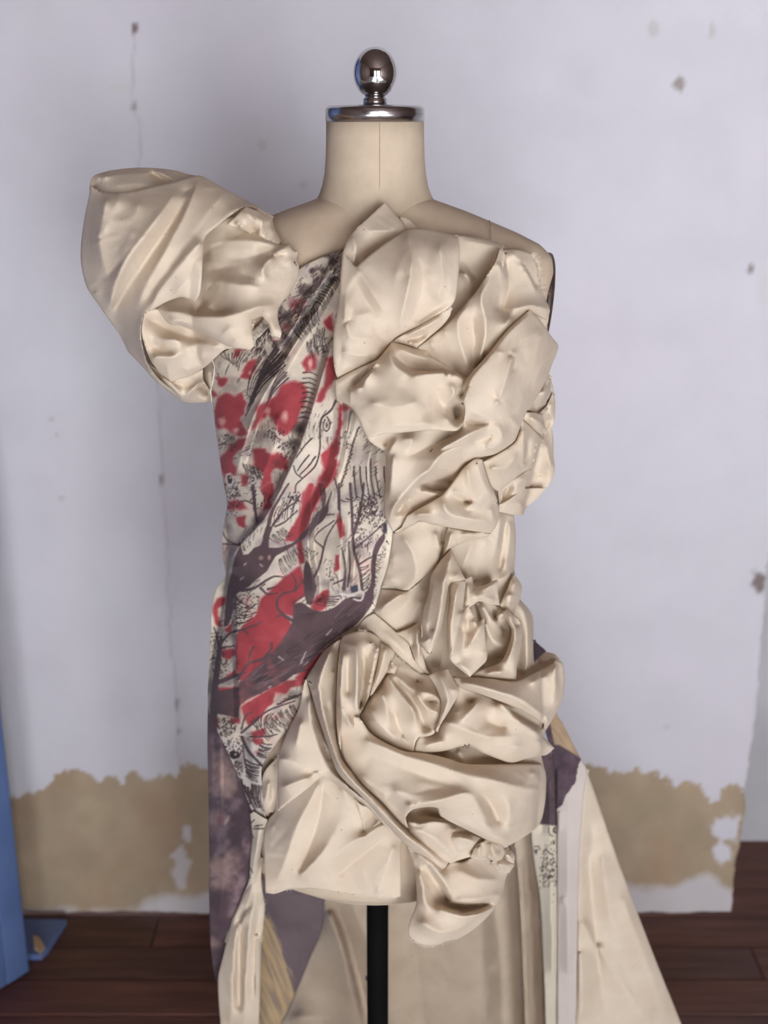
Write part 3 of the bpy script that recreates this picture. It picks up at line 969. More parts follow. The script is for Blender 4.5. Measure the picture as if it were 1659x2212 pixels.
C('shoulder_face', [(1144, 669, 32), (1160, 685, 30), (1178, 706, 26), (1192, 728, 24), (1206, 746, 20), (1203, 762, 18), (1192, 790, 16), (1184, 812, 16), (1165, 850, 18), (1150, 872, 22), (1138, 889, 26), (1130, 910, 28), (1122, 935, 30), (1110, 956, 32), (1070, 981, 34), (1040, 988, 32), (1010, 1003, 28), (960, 1010, 26), (930, 1000, 26), (935, 960, 30), (985, 935, 34), (998, 921, 46), (1004, 895, 52), (1001, 871, 56), (990, 862, 52), (985, 852, 48), (1010, 815, 44), (1050, 770, 46), (1097, 712, 44)],
  [[(1140, 680, 42), (1097, 722, 52), (1050, 780, 56), (1020, 815, 58), (1003, 868, 62), (1003, 915, 58)], [(996, 850, 44), (992, 866, 36)], [(1012, 830, 54), (998, 858, 42)], [(1170, 720, 40), (1160, 760, 46), (1150, 800, 46)], [(1200, 750, 26), (1170, 790, 42), (1155, 830, 40)], [(1110, 760, 60), (1090, 830, 66), (1070, 880, 62)], [(1075, 760, 60), (1110, 770, 54), (1108, 800, 52)], [(1060, 850, 60), (1090, 870, 56), (1100, 860, 54)],
   [(1020, 890, 56), (1050, 900, 54), (1080, 902, 50)], [(1005, 908, 44), (1030, 918, 42), (1053, 916, 44)], [(1053, 918, 52), (1020, 934, 58), (975, 958, 54), (950, 972, 50)], [(1056, 915, 50), (1078, 925, 54), (1084, 950, 52)], [(1060, 945, 42), (1020, 955, 42)], [(1085, 960, 46), (1062, 966, 48), (1050, 962, 46)], [(1100, 900, 50), (1118, 920, 40)], [(1130, 850, 44), (1120, 890, 42)], [(950, 985, 42), (1000, 980, 40), (1040, 975, 40)]], wr=1.3)

# ---- right-hand bunch ----------------------------------------------------------------------
C('side_bunch', [(1130, 905, 10), (1150, 862, 10), (1187, 808, 6), (1193, 828, 4), (1196, 846, 4), (1200, 870, 4), (1198, 905, 4), (1192, 922, 4), (1195, 945, 4), (1196, 985, 6), (1198, 1022, 8), (1182, 1054, 10), (1135, 1060, 10), (1110, 1030, 10), (1110, 960, 10)],
  [[(1150, 930, 8), (1170, 960, 20), (1162, 1010, 14)], [(1160, 870, 3), (1170, 886, 3)], [(1178, 900, 6), (1176, 930, 3)], [(1180, 960, 18), (1190, 1010, 22)], [(1160, 1025, 6), (1190, 1022, 14)]], roll=(6, 2))
C('side_bunch_fold', [(1140, 886, 22), (1150, 864, 20), (1166, 848, 18), (1184, 812, 12), (1190, 845, 12), (1187, 858, 14), (1172, 872, 16), (1160, 884, 14), (1161, 893, 12), (1150, 890, 18)], [[(1150, 870, 26), (1170, 850, 28), (1186, 830, 18)], [(1152, 868, 18), (1158, 888, 12)]], step=3, roll=(6, 2), lip=8)
C('side_bunch_edge', [(1194, 846, 12), (1199, 868, 10), (1198, 905, 8), (1191, 925, 8), (1176, 940, 12), (1174, 915, 10), (1172, 898, 14), (1165, 892, 14), (1178, 880, 18), (1188, 862, 16)], [[(1190, 870, 20), (1188, 900, 18)], [(1178, 900, 4), (1180, 925, 4)]], step=3, roll=(6, 2), lip=8)
C('side_bunch_roll', [(1137, 890, 28), (1155, 891, 30), (1173, 895, 28), (1174, 912, 28), (1182, 930, 28), (1170, 939, 24), (1155, 930, 22), (1128, 906, 24)], [[(1145, 900, 36), (1165, 915, 38), (1176, 928, 34)], [(1173, 905, 24), (1177, 926, 16)]], step=3, roll=(6, 3), lip=8)
C('side_bunch_lap', [(1128, 906, 30), (1150, 925, 28), (1163, 938, 26), (1178, 953, 26), (1160, 957, 30), (1155, 980, 30), (1150, 1008, 28), (1128, 1022, 28), (1076, 1062, 26), (1060, 1050, 30), (1042, 998, 34), (1075, 981, 36), (1112, 956, 36), (1122, 935, 34)],
  [[(1128, 925, 38), (1132, 970, 42), (1128, 1006, 36)], [(1140, 950, 26), (1138, 985, 24), (1130, 1000, 28)], [(1126, 1004, 30), (1135, 1016, 32)], [(1160, 955, 34), (1150, 1000, 34)], [(1060, 1010, 44), (1095, 1010, 44), (1115, 985, 44)], [(1046, 1000, 40), (1055, 1042, 36), (1072, 1066, 30)]], wr=.8)
C('side_flap', [(1076, 1058, 18), (1110, 1035, 20), (1148, 1010, 20), (1142, 1035, 22), (1134, 1056, 24), (1110, 1075, 22), (1079, 1092, 18)], [[(1100, 1050, 8), (1085, 1080, 10)], [(1130, 1030, 26), (1110, 1060, 24)]], step=3, roll=(5, 2), lip=6)
C('side_flap', [(1077, 1090, 20), (1100, 1078, 24), (1133, 1056, 22), (1180, 1054, 18), (1160, 1078, 16), (1138, 1096, 16), (1130, 1113, 18), (1107, 1112, 18), (1078, 1106, 16)], [[(1085, 1092, 26), (1115, 1088, 26), (1128, 1108, 24)], [(1122, 1085, 28), (1130, 1100, 26)], [(1140, 1062, 24), (1132, 1098, 12)]], step=3, roll=(5, 2), lip=6)

# ---- mid body --------------------------------------------------------------------------------
C('waist_panel', [(1066, 1090, 8), (1080, 1104, 10), (1110, 1112, 6), (1114, 1150, 6), (1113, 1200, 6), (1111, 1245, 6), (1125, 1300, 6), (1040, 1330, 8), (960, 1260, 8), (955, 1180, 8), (960, 1130, 8), (1040, 1100, 8)],
  [[(1082, 1115, 18), (1076, 1160, 24), (1065, 1210, 18), (1050, 1250, 16)], [(1095, 1120, 8), (1085, 1180, 10), (1080, 1230, 8)], [(1100, 1130, 16), (1098, 1190, 16), (1090, 1226, 20)], [(1030, 1160, 20), (1010, 1200, 24), (1000, 1230, 20)], [(1050, 1165, 24), (1040, 1210, 20), (1024, 1255, 14)], [(1020, 1235, 14), (1030, 1262, 10)], [(1106, 1232, 16), (1085, 1250, 22), (1070, 1250, 16)]], wr=1.0)
C('waist_fold', [(790, 940, 34), (798, 953, 32), (815, 966, 26), (832, 976, 24), (834, 1000, 24), (831, 1060, 24), (829, 1090, 24), (832, 1115, 22), (840, 1132, 20), (849, 1149, 16), (866, 1138, 18), (885, 1125, 18), (930, 1100, 20), (970, 1070, 20), (1000, 1030, 20), (1030, 1000, 20), (1060, 985, 20), (1050, 955, 30), (1055, 918, 40), (1010, 915, 34), (985, 928, 30), (940, 925, 30), (862, 930, 30)],
  [[(862, 940, 34), (850, 960, 38), (838, 982, 36)], [(845, 945, 26), (832, 962, 20)], [(1056, 930, 38), (1000, 960, 48), (955, 980, 52), (925, 1018, 54), (905, 1032, 52), (862, 1080, 48), (848, 1103, 40), (843, 1125, 26)], [(850, 985, 44), (845, 1040, 44), (840, 1080, 36)], [(870, 950, 40), (890, 950, 44), (880, 970, 42)], [(975, 942, 26), (930, 962, 32), (887, 984, 38)], [(915, 1032, 40), (945, 1040, 14), (975, 1040, 10)], [(910, 1045, 20), (930, 1058, 14), (960, 1060, 8)], [(880, 1080, 22), (895, 1070, 30), (915, 1061, 36), (935, 1065, 34), (954, 1069, 30)], [(872, 1085, 18), (858, 1110, 16)], [(890, 1100, 24), (870, 1120, 24)], [(960, 1000, 46), (1000, 990, 36), (1030, 985, 28)], [(950, 1010, 44), (990, 1015, 30)]], wr=1.0)
C('waist_band', [(849, 1149, 16), (866, 1140, 24), (875, 1122, 30), (882, 1113, 34), (912, 1095, 38), (955, 1070, 42), (966, 1058, 42), (983, 1035, 40), (1000, 1012, 38), (1012, 1001, 38), (1028, 991, 38), (1042, 993, 40), (1056, 1040, 38), (1074, 1078, 34), (1078, 1100, 32), (1077, 1115, 32), (1072, 1136, 34), (1060, 1153, 36), (1010, 1146, 40), (967, 1139, 42), (930, 1131, 40), (905, 1125, 36), (893, 1133, 32), (880, 1138, 26)],
  [[(1008, 1008, 44), (1014, 1040, 48), (1020, 1068, 46)], [(1030, 1000, 44), (1044, 1040, 46), (1060, 1070, 42)], [(968, 1066, 46), (985, 1076, 40), (1018, 1088, 28)], [(980, 1062, 48), (1000, 1068, 46), (1018, 1082, 40)], [(1022, 1086, 50), (1010, 1098, 44), (1030, 1104, 46)], [(955, 1085, 54), (970, 1110, 56), (1020, 1122, 52), (1055, 1128, 46)], [(900, 1110, 46), (930, 1110, 52)], [(890, 1128, 30), (905, 1122, 42)], [(1062, 1100, 46), (1066, 1125, 44)]], wr=1.0)
C('waist_face', [(849, 1151, 10), (868, 1143, 14), (905, 1124, 18), (940, 1130, 20), (967, 1137, 20), (966, 1160, 14), (957, 1180, 14), (950, 1198, 26), (947, 1213, 26), (930, 1233, 26), (900, 1260, 26), (880, 1275, 22), (850, 1272, 14), (823, 1271, 10), (832, 1240, 8), (843, 1190, 8)],
  [[(870, 1160, 22), (890, 1190, 30), (900, 1230, 30), (895, 1255, 28)], [(940, 1150, 28), (948, 1180, 30), (946, 1205, 30)], [(958, 1150, 10), (955, 1180, 6)], [(840, 1250, 14), (870, 1262, 18)], [(850, 1200, 16), (850, 1240, 14)]], wr=.8)
C('waist_face', [(823, 1272, 10), (850, 1273, 14), (878, 1276, 18), (900, 1262, 18), (945, 1216, 10), (952, 1225, 10), (940, 1250, 12), (932, 1280, 14), (920, 1320, 14), (914, 1350, 12), (890, 1358, 14), (858, 1367, 12), (830, 1345, 10), (805, 1324, 6), (815, 1300, 8)],
  [[(880, 1277, 24), (865, 1285, 28), (842, 1300, 28), (820, 1318, 18)], [(900, 1275, 16), (880, 1300, 18), (850, 1330, 14)], [(910, 1300, 22), (890, 1335, 20)], [(930, 1240, 8), (915, 1270, 10)], [(830, 1285, 14), (850, 1285, 18)]], wr=.8)
C('waist_dart', [(967, 1139, 30), (1010, 1146, 34), (1060, 1153, 38), (1050, 1160, 36), (1020, 1166, 34), (995, 1175, 32), (975, 1186, 30), (952, 1218, 20), (948, 1212, 18), (958, 1185, 22), (962, 1160, 24)], [[(975, 1150, 38), (965, 1185, 34), (955, 1205, 28)], [(1000, 1155, 40), (1045, 1155, 40)], [(985, 1172, 36), (972, 1185, 34)]], step=3, roll=(6, 3), lip=10)

# ---- knots on the hip -----------------------------------------------------------------------
C('hip_wall', [(940, 1240, 8), (1005, 1200, 10), (1080, 1240, 12), (1112, 1242, 8), (1128, 1268, 8), (1122, 1293, 8), (1142, 1316, 8), (1151, 1335, 8), (1152, 1400, 8), (1153, 1462, 10), (1115, 1478, 10), (1000, 1480, 10), (930, 1470, 8), (900, 1440, 8), (905, 1350, 8), (925, 1290, 8)],
  [[(1120, 1300, 18), (1135, 1330, 26), (1138, 1400, 26), (1136, 1455, 24)], [(1118, 1340, 10), (1120, 1440, 10)], [(960, 1400, 12), (950, 1440, 22), (930, 1445, 14)], [(985, 1440, 6), (1020, 1460, 6)]], wr=.8)
C('hip_fold', [(1111, 1241, 24), (1121, 1254, 22), (1128, 1268, 20), (1124, 1292, 20), (1110, 1326, 26), (1095, 1322, 28), (1080, 1308, 30), (1086, 1292, 28), (1096, 1272, 28), (1102, 1255, 26)],
  [[(1112, 1255, 34), (1108, 1280, 34), (1100, 1300, 38)], [(1094, 1288, 36), (1106, 1286, 40), (1110, 1290, 32)], [(1086, 1300, 30), (1102, 1310, 40)]], step=3, roll=(6, 2), lip=10)
C('knot_inner', [(1028, 1302, 22), (1050, 1300, 28), (1068, 1308, 20), (1082, 1312, 16), (1108, 1325, 20), (1112, 1370, 20), (1106, 1400, 18), (1085, 1440, 14), (1046, 1442, 12), (1040, 1400, 16), (1040, 1340, 22)],
  [[(1038, 1306, 34), (1052, 1325, 34), (1065, 1340, 34), (1085, 1366, 24), (1092, 1370, 16)], [(1060, 1312, 26), (1066, 1325, 8), (1072, 1338, 6)], [(1046, 1345, 38), (1062, 1380, 34), (1085, 1395, 30), (1100, 1376, 26)], [(1056, 1410, 16), (1080, 1420, 10)], [(1070, 1335, 26), (1085, 1325, 34), (1094, 1330, 34)], [(1080, 1352, 20), (1092, 1362, 14)]], step=3, roll=None, wr=.6)
C('knot_roll', [(1085, 1322, 40), (1097, 1314, 42), (1108, 1327, 44), (1121, 1336, 40), (1128, 1352, 38), (1127, 1388, 38), (1118, 1430, 40), (1115, 1469, 40), (1060, 1466, 40), (1013, 1463, 38), (1040, 1447, 40), (1080, 1431, 42), (1098, 1398, 46), (1105, 1362, 46), (1096, 1342, 44)],
  [[(1097, 1322, 50), (1104, 1342, 54), (1112, 1360, 56), (1108, 1395, 58), (1095, 1430, 58)], [(1110, 1334, 44), (1116, 1350, 36), (1124, 1350, 40)], [(1118, 1365, 52), (1112, 1420, 54), (1108, 1455, 50)], [(1050, 1455, 48), (1085, 1450, 54)]], step=3, roll=(8, 4), lip=14)
C('knot_top', [(1004, 1252, 40), (1020, 1245, 38), (1023, 1258, 28), (1027, 1268, 30), (1046, 1264, 36), (1072, 1252, 40), (1078, 1258, 40), (1076, 1276, 36), (1080, 1308, 32), (1058, 1306, 38), (1035, 1298, 44), (1022, 1307, 46), (1012, 1312, 46), (1003, 1304, 44)],
  [[(1010, 1262, 46), (1012, 1285, 48), (1010, 1300, 50)], [(1020, 1275, 40), (1040, 1275, 46), (1070, 1258, 48)], [(1030, 1290, 52), (1050, 1280, 48), (1068, 1268, 40)], [(1074, 1262, 46), (1070, 1285, 34), (1072, 1300, 36)], [(1060, 1295, 46), (1040, 1292, 50)]], step=3, roll=(6, 3), lip=14)
C('finger_fold', [(968, 1260, 40), (985, 1254, 52), (1006, 1253, 48), (1006, 1262, 50), (1003, 1292, 48), (999, 1320, 44), (1012, 1306, 48), (1020, 1325, 50), (1032, 1345, 50), (1046, 1334, 52), (1049, 1380, 54), (1052, 1424, 54), (1034, 1444, 56), (1015, 1462, 58), (988, 1441, 56), (969, 1420, 56), (966, 1380, 54), (966, 1340, 52), (971, 1300, 46)],
  [[(988, 1264, 62), (980, 1310, 64), (974, 1350, 66), (972, 1412, 66)], [(974, 1275, 36), (972, 1300, 44)], [(1000, 1300, 56), (992, 1345, 62), (984, 1380, 66), (974, 1416, 68)], [(996, 1350, 50), (1002, 1390, 54), (990, 1420, 60)], [(1014, 1316, 56), (1024, 1342, 56), (1034, 1350, 60)], [(1008, 1330, 46), (1014, 1370, 50)], [(1040, 1350, 60), (1020, 1385, 60), (1012, 1400, 62)], [(1000, 1420, 56), (1030, 1410, 56), (1048, 1408, 58)], [(990, 1436, 62), (1012, 1448, 62)]], step=3, roll=(7, 4), lip=16)
C('finger_fold', [(975, 1185, 36), (985, 1207, 40), (996, 1232, 46), (1006, 1252, 50), (990, 1256, 52), (974, 1258, 50), (969, 1268, 48), (966, 1290, 48), (962, 1320, 50), (955, 1352, 52), (942, 1387, 54), (928, 1414, 54), (907, 1388, 50), (913, 1376, 46), (911, 1342, 44), (915, 1315, 44), (923, 1290, 42), (928, 1265, 40), (931, 1244, 38), (947, 1217, 36)],
  [[(974, 1195, 46), (968, 1230, 54), (960, 1252, 60), (955, 1300, 64), (946, 1350, 66), (932, 1395, 64)], [(990, 1240, 56), (975, 1252, 58)], [(938, 1250, 46), (932, 1290, 52), (924, 1330, 54), (922, 1375, 54)], [(916, 1388, 58), (934, 1375, 60)], [(935, 1360, 56), (918, 1350, 50)]], step=3, roll=(7, 4), lip=16)

# ---- bias strip and small tabs ------------------------------------------------------------
C('bias_strip', [(786, 1336, 8), (808, 1324, 10), (832, 1344, 14), (857, 1366, 16), (882, 1388, 20), (888, 1405, 22), (895, 1425, 22), (929, 1459, 18), (905, 1453, 18), (872, 1426, 20), (852, 1409, 20), (822, 1385, 20), (802, 1363, 16), (768, 1361, 8)], [[(800, 1345, 12), (850, 1385, 22), (890, 1430, 22)]], step=3, roll=(5, 1.5), lip=5, wr=.5)
C('tucked_tab', [(856, 1367, 18), (885, 1356, 22), (902, 1346, 24), (909, 1352, 26), (910, 1380, 28), (915, 1420, 28), (921, 1440, 24), (929, 1459, 22), (910, 1445, 24), (896, 1426, 26), (883, 1389, 24)], [[(904, 1352, 36), (902, 1380, 38), (906, 1420, 34)], [(890, 1365, 30), (893, 1395, 22)]], step=3, roll=(5, 2), lip=8)
C('tucked_tab', [(904, 1389, 24), (912, 1376, 24), (920, 1395, 24), (929, 1414, 26), (918, 1424, 22), (908, 1412, 20)], [[(910, 1395, 30), (916, 1412, 30)]], step=3, roll=(4, 2), lip=8)

# ---- lower ruffle --------------------------------------------------------------------------
C('hem_panel', [(600, 1690, 10), (690, 1660, 12), (780, 1715, 12), (850, 1770, 12), (868, 1800, 12), (866, 1830, 14), (866, 1890, 18), (866, 1936, 20), (852, 1941, 20), (815, 1941, 20), (765, 1934, 22), (715, 1925, 22), (665, 1920, 22), (622, 1922, 24), (592, 1931, 26), (573, 1928, 28), (571, 1855, 26), (570, 1808, 20), (580, 1770, 12), (594, 1752, 10)],
  [[(692, 1690, 20), (665, 1740, 28), (640, 1790, 33), (620, 1850, 35), (600, 1900, 32)], [(697, 1700, 16), (690, 1760, 19), (672, 1820, 22), (652, 1868, 26), (645, 1885, 28)], [(700, 1700, 18), (725, 1760, 22), (724, 1795, 28), (690, 1850, 36), (650, 1890, 36)], [(740, 1700, 22), (775, 1770, 22), (787, 1803, 22)], [(838, 1778, 28), (787, 1806, 32), (750, 1826, 32), (700, 1870, 30)], [(830, 1810, 20), (780, 1850, 18), (730, 1890, 18)], [(850, 1830, 24), (830, 1890, 26), (815, 1930, 26)], [(590, 1780, 20), (582, 1840, 28)], [(740, 1860, 24), (690, 1905, 26)]], wr=.8, lip=5, roll=(5, 1))
C('hem_dart', [(764, 1722, 22), (778, 1737, 24), (806, 1748, 24), (838, 1777, 22), (812, 1790, 24), (788, 1804, 26), (784, 1780, 24), (777, 1755, 24)], [[(775, 1740, 30), (783, 1770, 22), (787, 1798, 22)], [(800, 1752, 14), (800, 1785, 16)], [(820, 1775, 26), (795, 1796, 30)]], step=3, roll=(5, 1.5), lip=5)
C('hem_panel', [(562, 1700, 4), (572, 1665, 6), (595, 1640, 6), (606, 1660, 6), (606, 1745, 6), (594, 1757, 8), (584, 1752, 6), (578, 1768, 4), (566, 1750, 4)], [[(582, 1690, 12), (574, 1730, 12)], [(590, 1700, 4), (586, 1745, 4)]], step=3, roll=(4, 1), lip=4)
C('side_drape', [(662, 1466, 20), (656, 1478, 18), (645, 1530, 18), (627, 1567, 18), (606, 1617, 22), (600, 1637, 24), (600, 1700, 26), (601, 1752, 40), (632, 1728, 40), (665, 1703, 38), (690, 1681, 30), (700, 1679, 30), (730, 1698, 30), (765, 1722, 34), (800, 1750, 36), (842, 1794, 34), (860, 1795, 30), (800, 1732, 20), (760, 1698, 18), (728, 1660, 16), (706, 1610, 14), (686, 1555, 12), (666, 1480, 14)],
  [[(602, 1638, 34), (640, 1648, 36), (672, 1662, 34), (690, 1674, 30)], [(612, 1700, 42), (640, 1690, 44), (668, 1680, 42)], [(650, 1560, 32), (640, 1610, 36)], [(668, 1500, 24), (672, 1560, 30), (690, 1620, 32), (712, 1664, 32), (750, 1698, 42), (800, 1740, 44), (840, 1784, 42)], [(676, 1520, 10), (694, 1585, 10), (712, 1640, 12)], [(700, 1674, 34), (740, 1700, 44)], [(690, 1672, 40), (676, 1668, 34), (668, 1672, 30)]], wr=.8, roll=(7, 3), lip=10)
C('sweeping_fold', [(736, 1380, 18), (715, 1394, 18), (695, 1413, 18), (678, 1438, 18), (662, 1466, 20), (668, 1482, 22), (690, 1556, 30), (710, 1617, 36), (728, 1666, 40), (748, 1690, 44), (772, 1712, 46), (802, 1744, 46), (837, 1784, 44), (882, 1829, 40), (915, 1853, 38), (957, 1892, 34), (985, 1912, 28), (990, 1870, 28), (957, 1848, 32), (915, 1818, 34), (890, 1800, 32), (865, 1773, 30), (827, 1731, 30), (785, 1693, 30), (760, 1661, 28), (740, 1638, 24), (732, 1612, 20), (727, 1567, 18), (726, 1505, 16), (732, 1405, 14)],
  [[(715, 1405, 36), (700, 1440, 40), (690, 1480, 40), (698, 1540, 44), (715, 1600, 52), (734, 1650, 58), (760, 1684, 60), (800, 1724, 60), (840, 1768, 58), (880, 1806, 54), (920, 1836, 50), (955, 1868, 44)], [(728, 1420, 26), (718, 1500, 26), (722, 1570, 30), (732, 1620, 40)], [(666, 1470, 28), (680, 1500, 32)], [(706, 1520, 30), (716, 1580, 38)]], wr=.6, roll=(9, 5), lip=12)
C('pinned_pleat', [(738, 1379, 22), (760, 1367, 22), (785, 1362, 22), (810, 1371, 22), (823, 1385, 22), (821, 1410, 24), (811, 1455, 26), (798, 1502, 26), (786, 1528, 22), (776, 1546, 22), (782, 1560, 26), (800, 1582, 26), (770, 1600, 24), (742, 1634, 30), (733, 1612, 34), (727, 1567, 38), (727, 1505, 38), (730, 1440, 36), (734, 1402, 30)],
  [[(742, 1410, 46), (738, 1460, 50), (736, 1520, 52), (738, 1580, 50)], [(745, 1390, 32), (768, 1398, 42), (770, 1440, 52), (771, 1500, 54), (775, 1540, 52), (790, 1572, 50)], [(750, 1420, 44), (750, 1500, 44)], [(782, 1400, 36), (786, 1440, 26), (782, 1490, 14), (777, 1535, 10)], [(818, 1395, 40), (806, 1450, 42), (796, 1495, 40)], [(800, 1385, 34), (795, 1430, 34)], [(732, 1525, 56), (742, 1540, 54), (760, 1570, 56)]], wr=.6, roll=(7, 3), lip=10)
C('narrow_pleat', [(823, 1389, 30), (845, 1400, 28), (853, 1410, 28), (846, 1432, 30), (832, 1458, 32), (812, 1489, 32), (799, 1507, 30), (804, 1480, 30), (814, 1440, 30)], [[(832, 1400, 38), (824, 1440, 40), (808, 1485, 38)]], step=3, roll=(6, 3), lip=8, wr=.4)
C('crushed_panel', [(800, 1508, 18), (816, 1484, 20), (834, 1455, 24), (850, 1410, 16), (872, 1426, 16), (905, 1453, 18), (930, 1458, 26), (944, 1486, 34), (954, 1515, 44), (953, 1540, 46), (938, 1584, 48), (915, 1592, 46), (905, 1591, 46), (897, 1605, 46), (893, 1628, 44), (872, 1621, 40), (830, 1603, 34), (800, 1582, 28), (776, 1545, 16), (788, 1524, 14)],
  [[(834, 1456, 38), (850, 1480, 44), (880, 1517, 52), (894, 1536, 56), (896, 1562, 54)], [(850, 1458, 34), (890, 1490, 38), (930, 1500, 46), (950, 1516, 50)], [(850, 1468, 28), (880, 1500, 34), (902, 1532, 36), (914, 1565, 40)], [(862, 1440, 24), (890, 1462, 20), (905, 1475, 16)], [(900, 1500, 46), (925, 1530, 48), (945, 1540, 52)], [(905, 1545, 38), (920, 1570, 40), (936, 1580, 50)], [(936, 1582, 54), (906, 1591, 54), (896, 1620, 52)], [(800, 1530, 38), (815, 1560, 46), (850, 1590, 48)], [(822, 1495, 44), (836, 1530, 48), (838, 1565, 48)], [(850, 1530, 40), (860, 1570, 38), (880, 1600, 40)], [(870, 1590, 44), (888, 1614, 42)], [(785, 1536, 18), (800, 1560, 34)], [(915, 1510, 40), (930, 1516, 34), (948, 1512, 44)], [(812, 1496, 34), (800, 1525, 30)]], step=3, wr=.9, roll=(6, 3))
C('tucked_tab', [(846, 1429, 36), (858, 1440, 36), (852, 1456, 34), (834, 1453, 30)], [[(848, 1436, 42), (844, 1450, 40)]], step=3, roll=(4, 2), lip=6)
C('hip_mid_fold', [(940, 1586, 34), (957, 1556, 36), (980, 1518, 36), (990, 1480, 34), (1040, 1498, 34), (1117, 1528, 32), (1180, 1562, 28), (1172, 1590, 34), (1185, 1602, 30), (1198, 1616, 26), (1180, 1631, 26), (1160, 1633, 34), (1130, 1641, 38), (1105, 1648, 40), (1080, 1641, 44), (1042, 1626, 44), (1010, 1611, 40), (955, 1623, 44), (893, 1628, 44), (898, 1604, 42), (906, 1590, 42)],
  [[(958, 1556, 52), (985, 1568, 56), (1005, 1576, 58), (1055, 1592, 58), (1115, 1590, 58), (1150, 1584, 56)], [(1000, 1513, 42), (1012, 1516, 34), (1026, 1518, 36)], [(1030, 1516, 54), (1018, 1535, 56), (992, 1562, 56)], [(1005, 1530, 48), (985, 1540, 48)], [(1040, 1530, 50), (1060, 1560, 44), (1090, 1572, 44)], [(1060, 1505, 48), (1080, 1520, 54), (1120, 1556, 60), (1160, 1584, 60), (1172, 1598, 52)], [(1100, 1532, 34), (1130, 1548, 28), (1165, 1568, 28)], [(1100, 1540, 50), (1140, 1566, 50)], [(1165, 1600, 58), (1166, 1620, 52)], [(1120, 1612, 60), (1070, 1610, 54), (1010, 1595, 50)], [(960, 1600, 50), (920, 1610, 50)], [(1180, 1600, 40), (1188, 1616, 34)], [(1010, 1608, 36)]], step=3.4, wr=.9, roll=(9, 5), lip=16)
C('hip_top_fold', [(976, 1463, 40), (1015, 1463, 46), (1060, 1466, 48), (1113, 1472, 48), (1153, 1455, 44), (1194, 1434, 40), (1200, 1424, 34), (1215, 1433, 26), (1219, 1452, 24), (1216, 1500, 22), (1200, 1543, 24), (1172, 1589, 32), (1162, 1586, 38), (1178, 1566, 44), (1155, 1550, 48), (1117, 1530, 50), (1040, 1500, 50), (990, 1483, 44)],
  [[(1000, 1474, 56), (1060, 1490, 66), (1120, 1510, 68), (1170, 1545, 64)], [(1196, 1436, 50), (1200, 1480, 50), (1196, 1520, 46)], [(1206, 1440, 34), (1210, 1490, 30)], [(1150, 1475, 62), (1180, 1460, 56)], [(1180, 1545, 52), (1180, 1562, 50)]], wr=.7, roll=(8, 4), lip=16)
C('hip_back_fold', [(1152, 1457, 10), (1154, 1432, 10), (1166, 1418, 10), (1179, 1408, 10), (1200, 1414, 10), (1218, 1436, 10), (1200, 1440, 14), (1175, 1448, 14)], [[(1170, 1430, 20), (1195, 1422, 20)]], step=3, roll=(5, 2), lip=6)
C('center_flap', [(926, 1459, 40), (945, 1449, 40), (968, 1443, 40), (979, 1466, 46), (993, 1490, 52), (988, 1505, 54), (980, 1520, 56), (957, 1557, 58), (937, 1584, 58), (946, 1560, 54), (952, 1537, 54), (953, 1515, 52), (942, 1486, 46)], [[(950, 1455, 48), (962, 1490, 58), (968, 1515, 62), (950, 1560, 62)], [(975, 1485, 56), (985, 1495, 58)]], step=3, roll=(5, 2.5), lip=8, wr=.5)
C('under_fold', [(893, 1618, 26), (960, 1612, 24), (1010, 1602, 22), (1060, 1618, 24), (1105, 1635, 26), (1166, 1620, 20), (1176, 1660, 20), (1130, 1668, 30), (1080, 1668, 34), (1005, 1664, 34), (960, 1650, 30), (900, 1638, 24)], [[(990, 1622, 34), (1000, 1640, 34), (1008, 1655, 40)], [(960, 1628, 14), (930, 1628, 12)], [(1040, 1635, 24), (1090, 1650, 22)]], wr=.5)
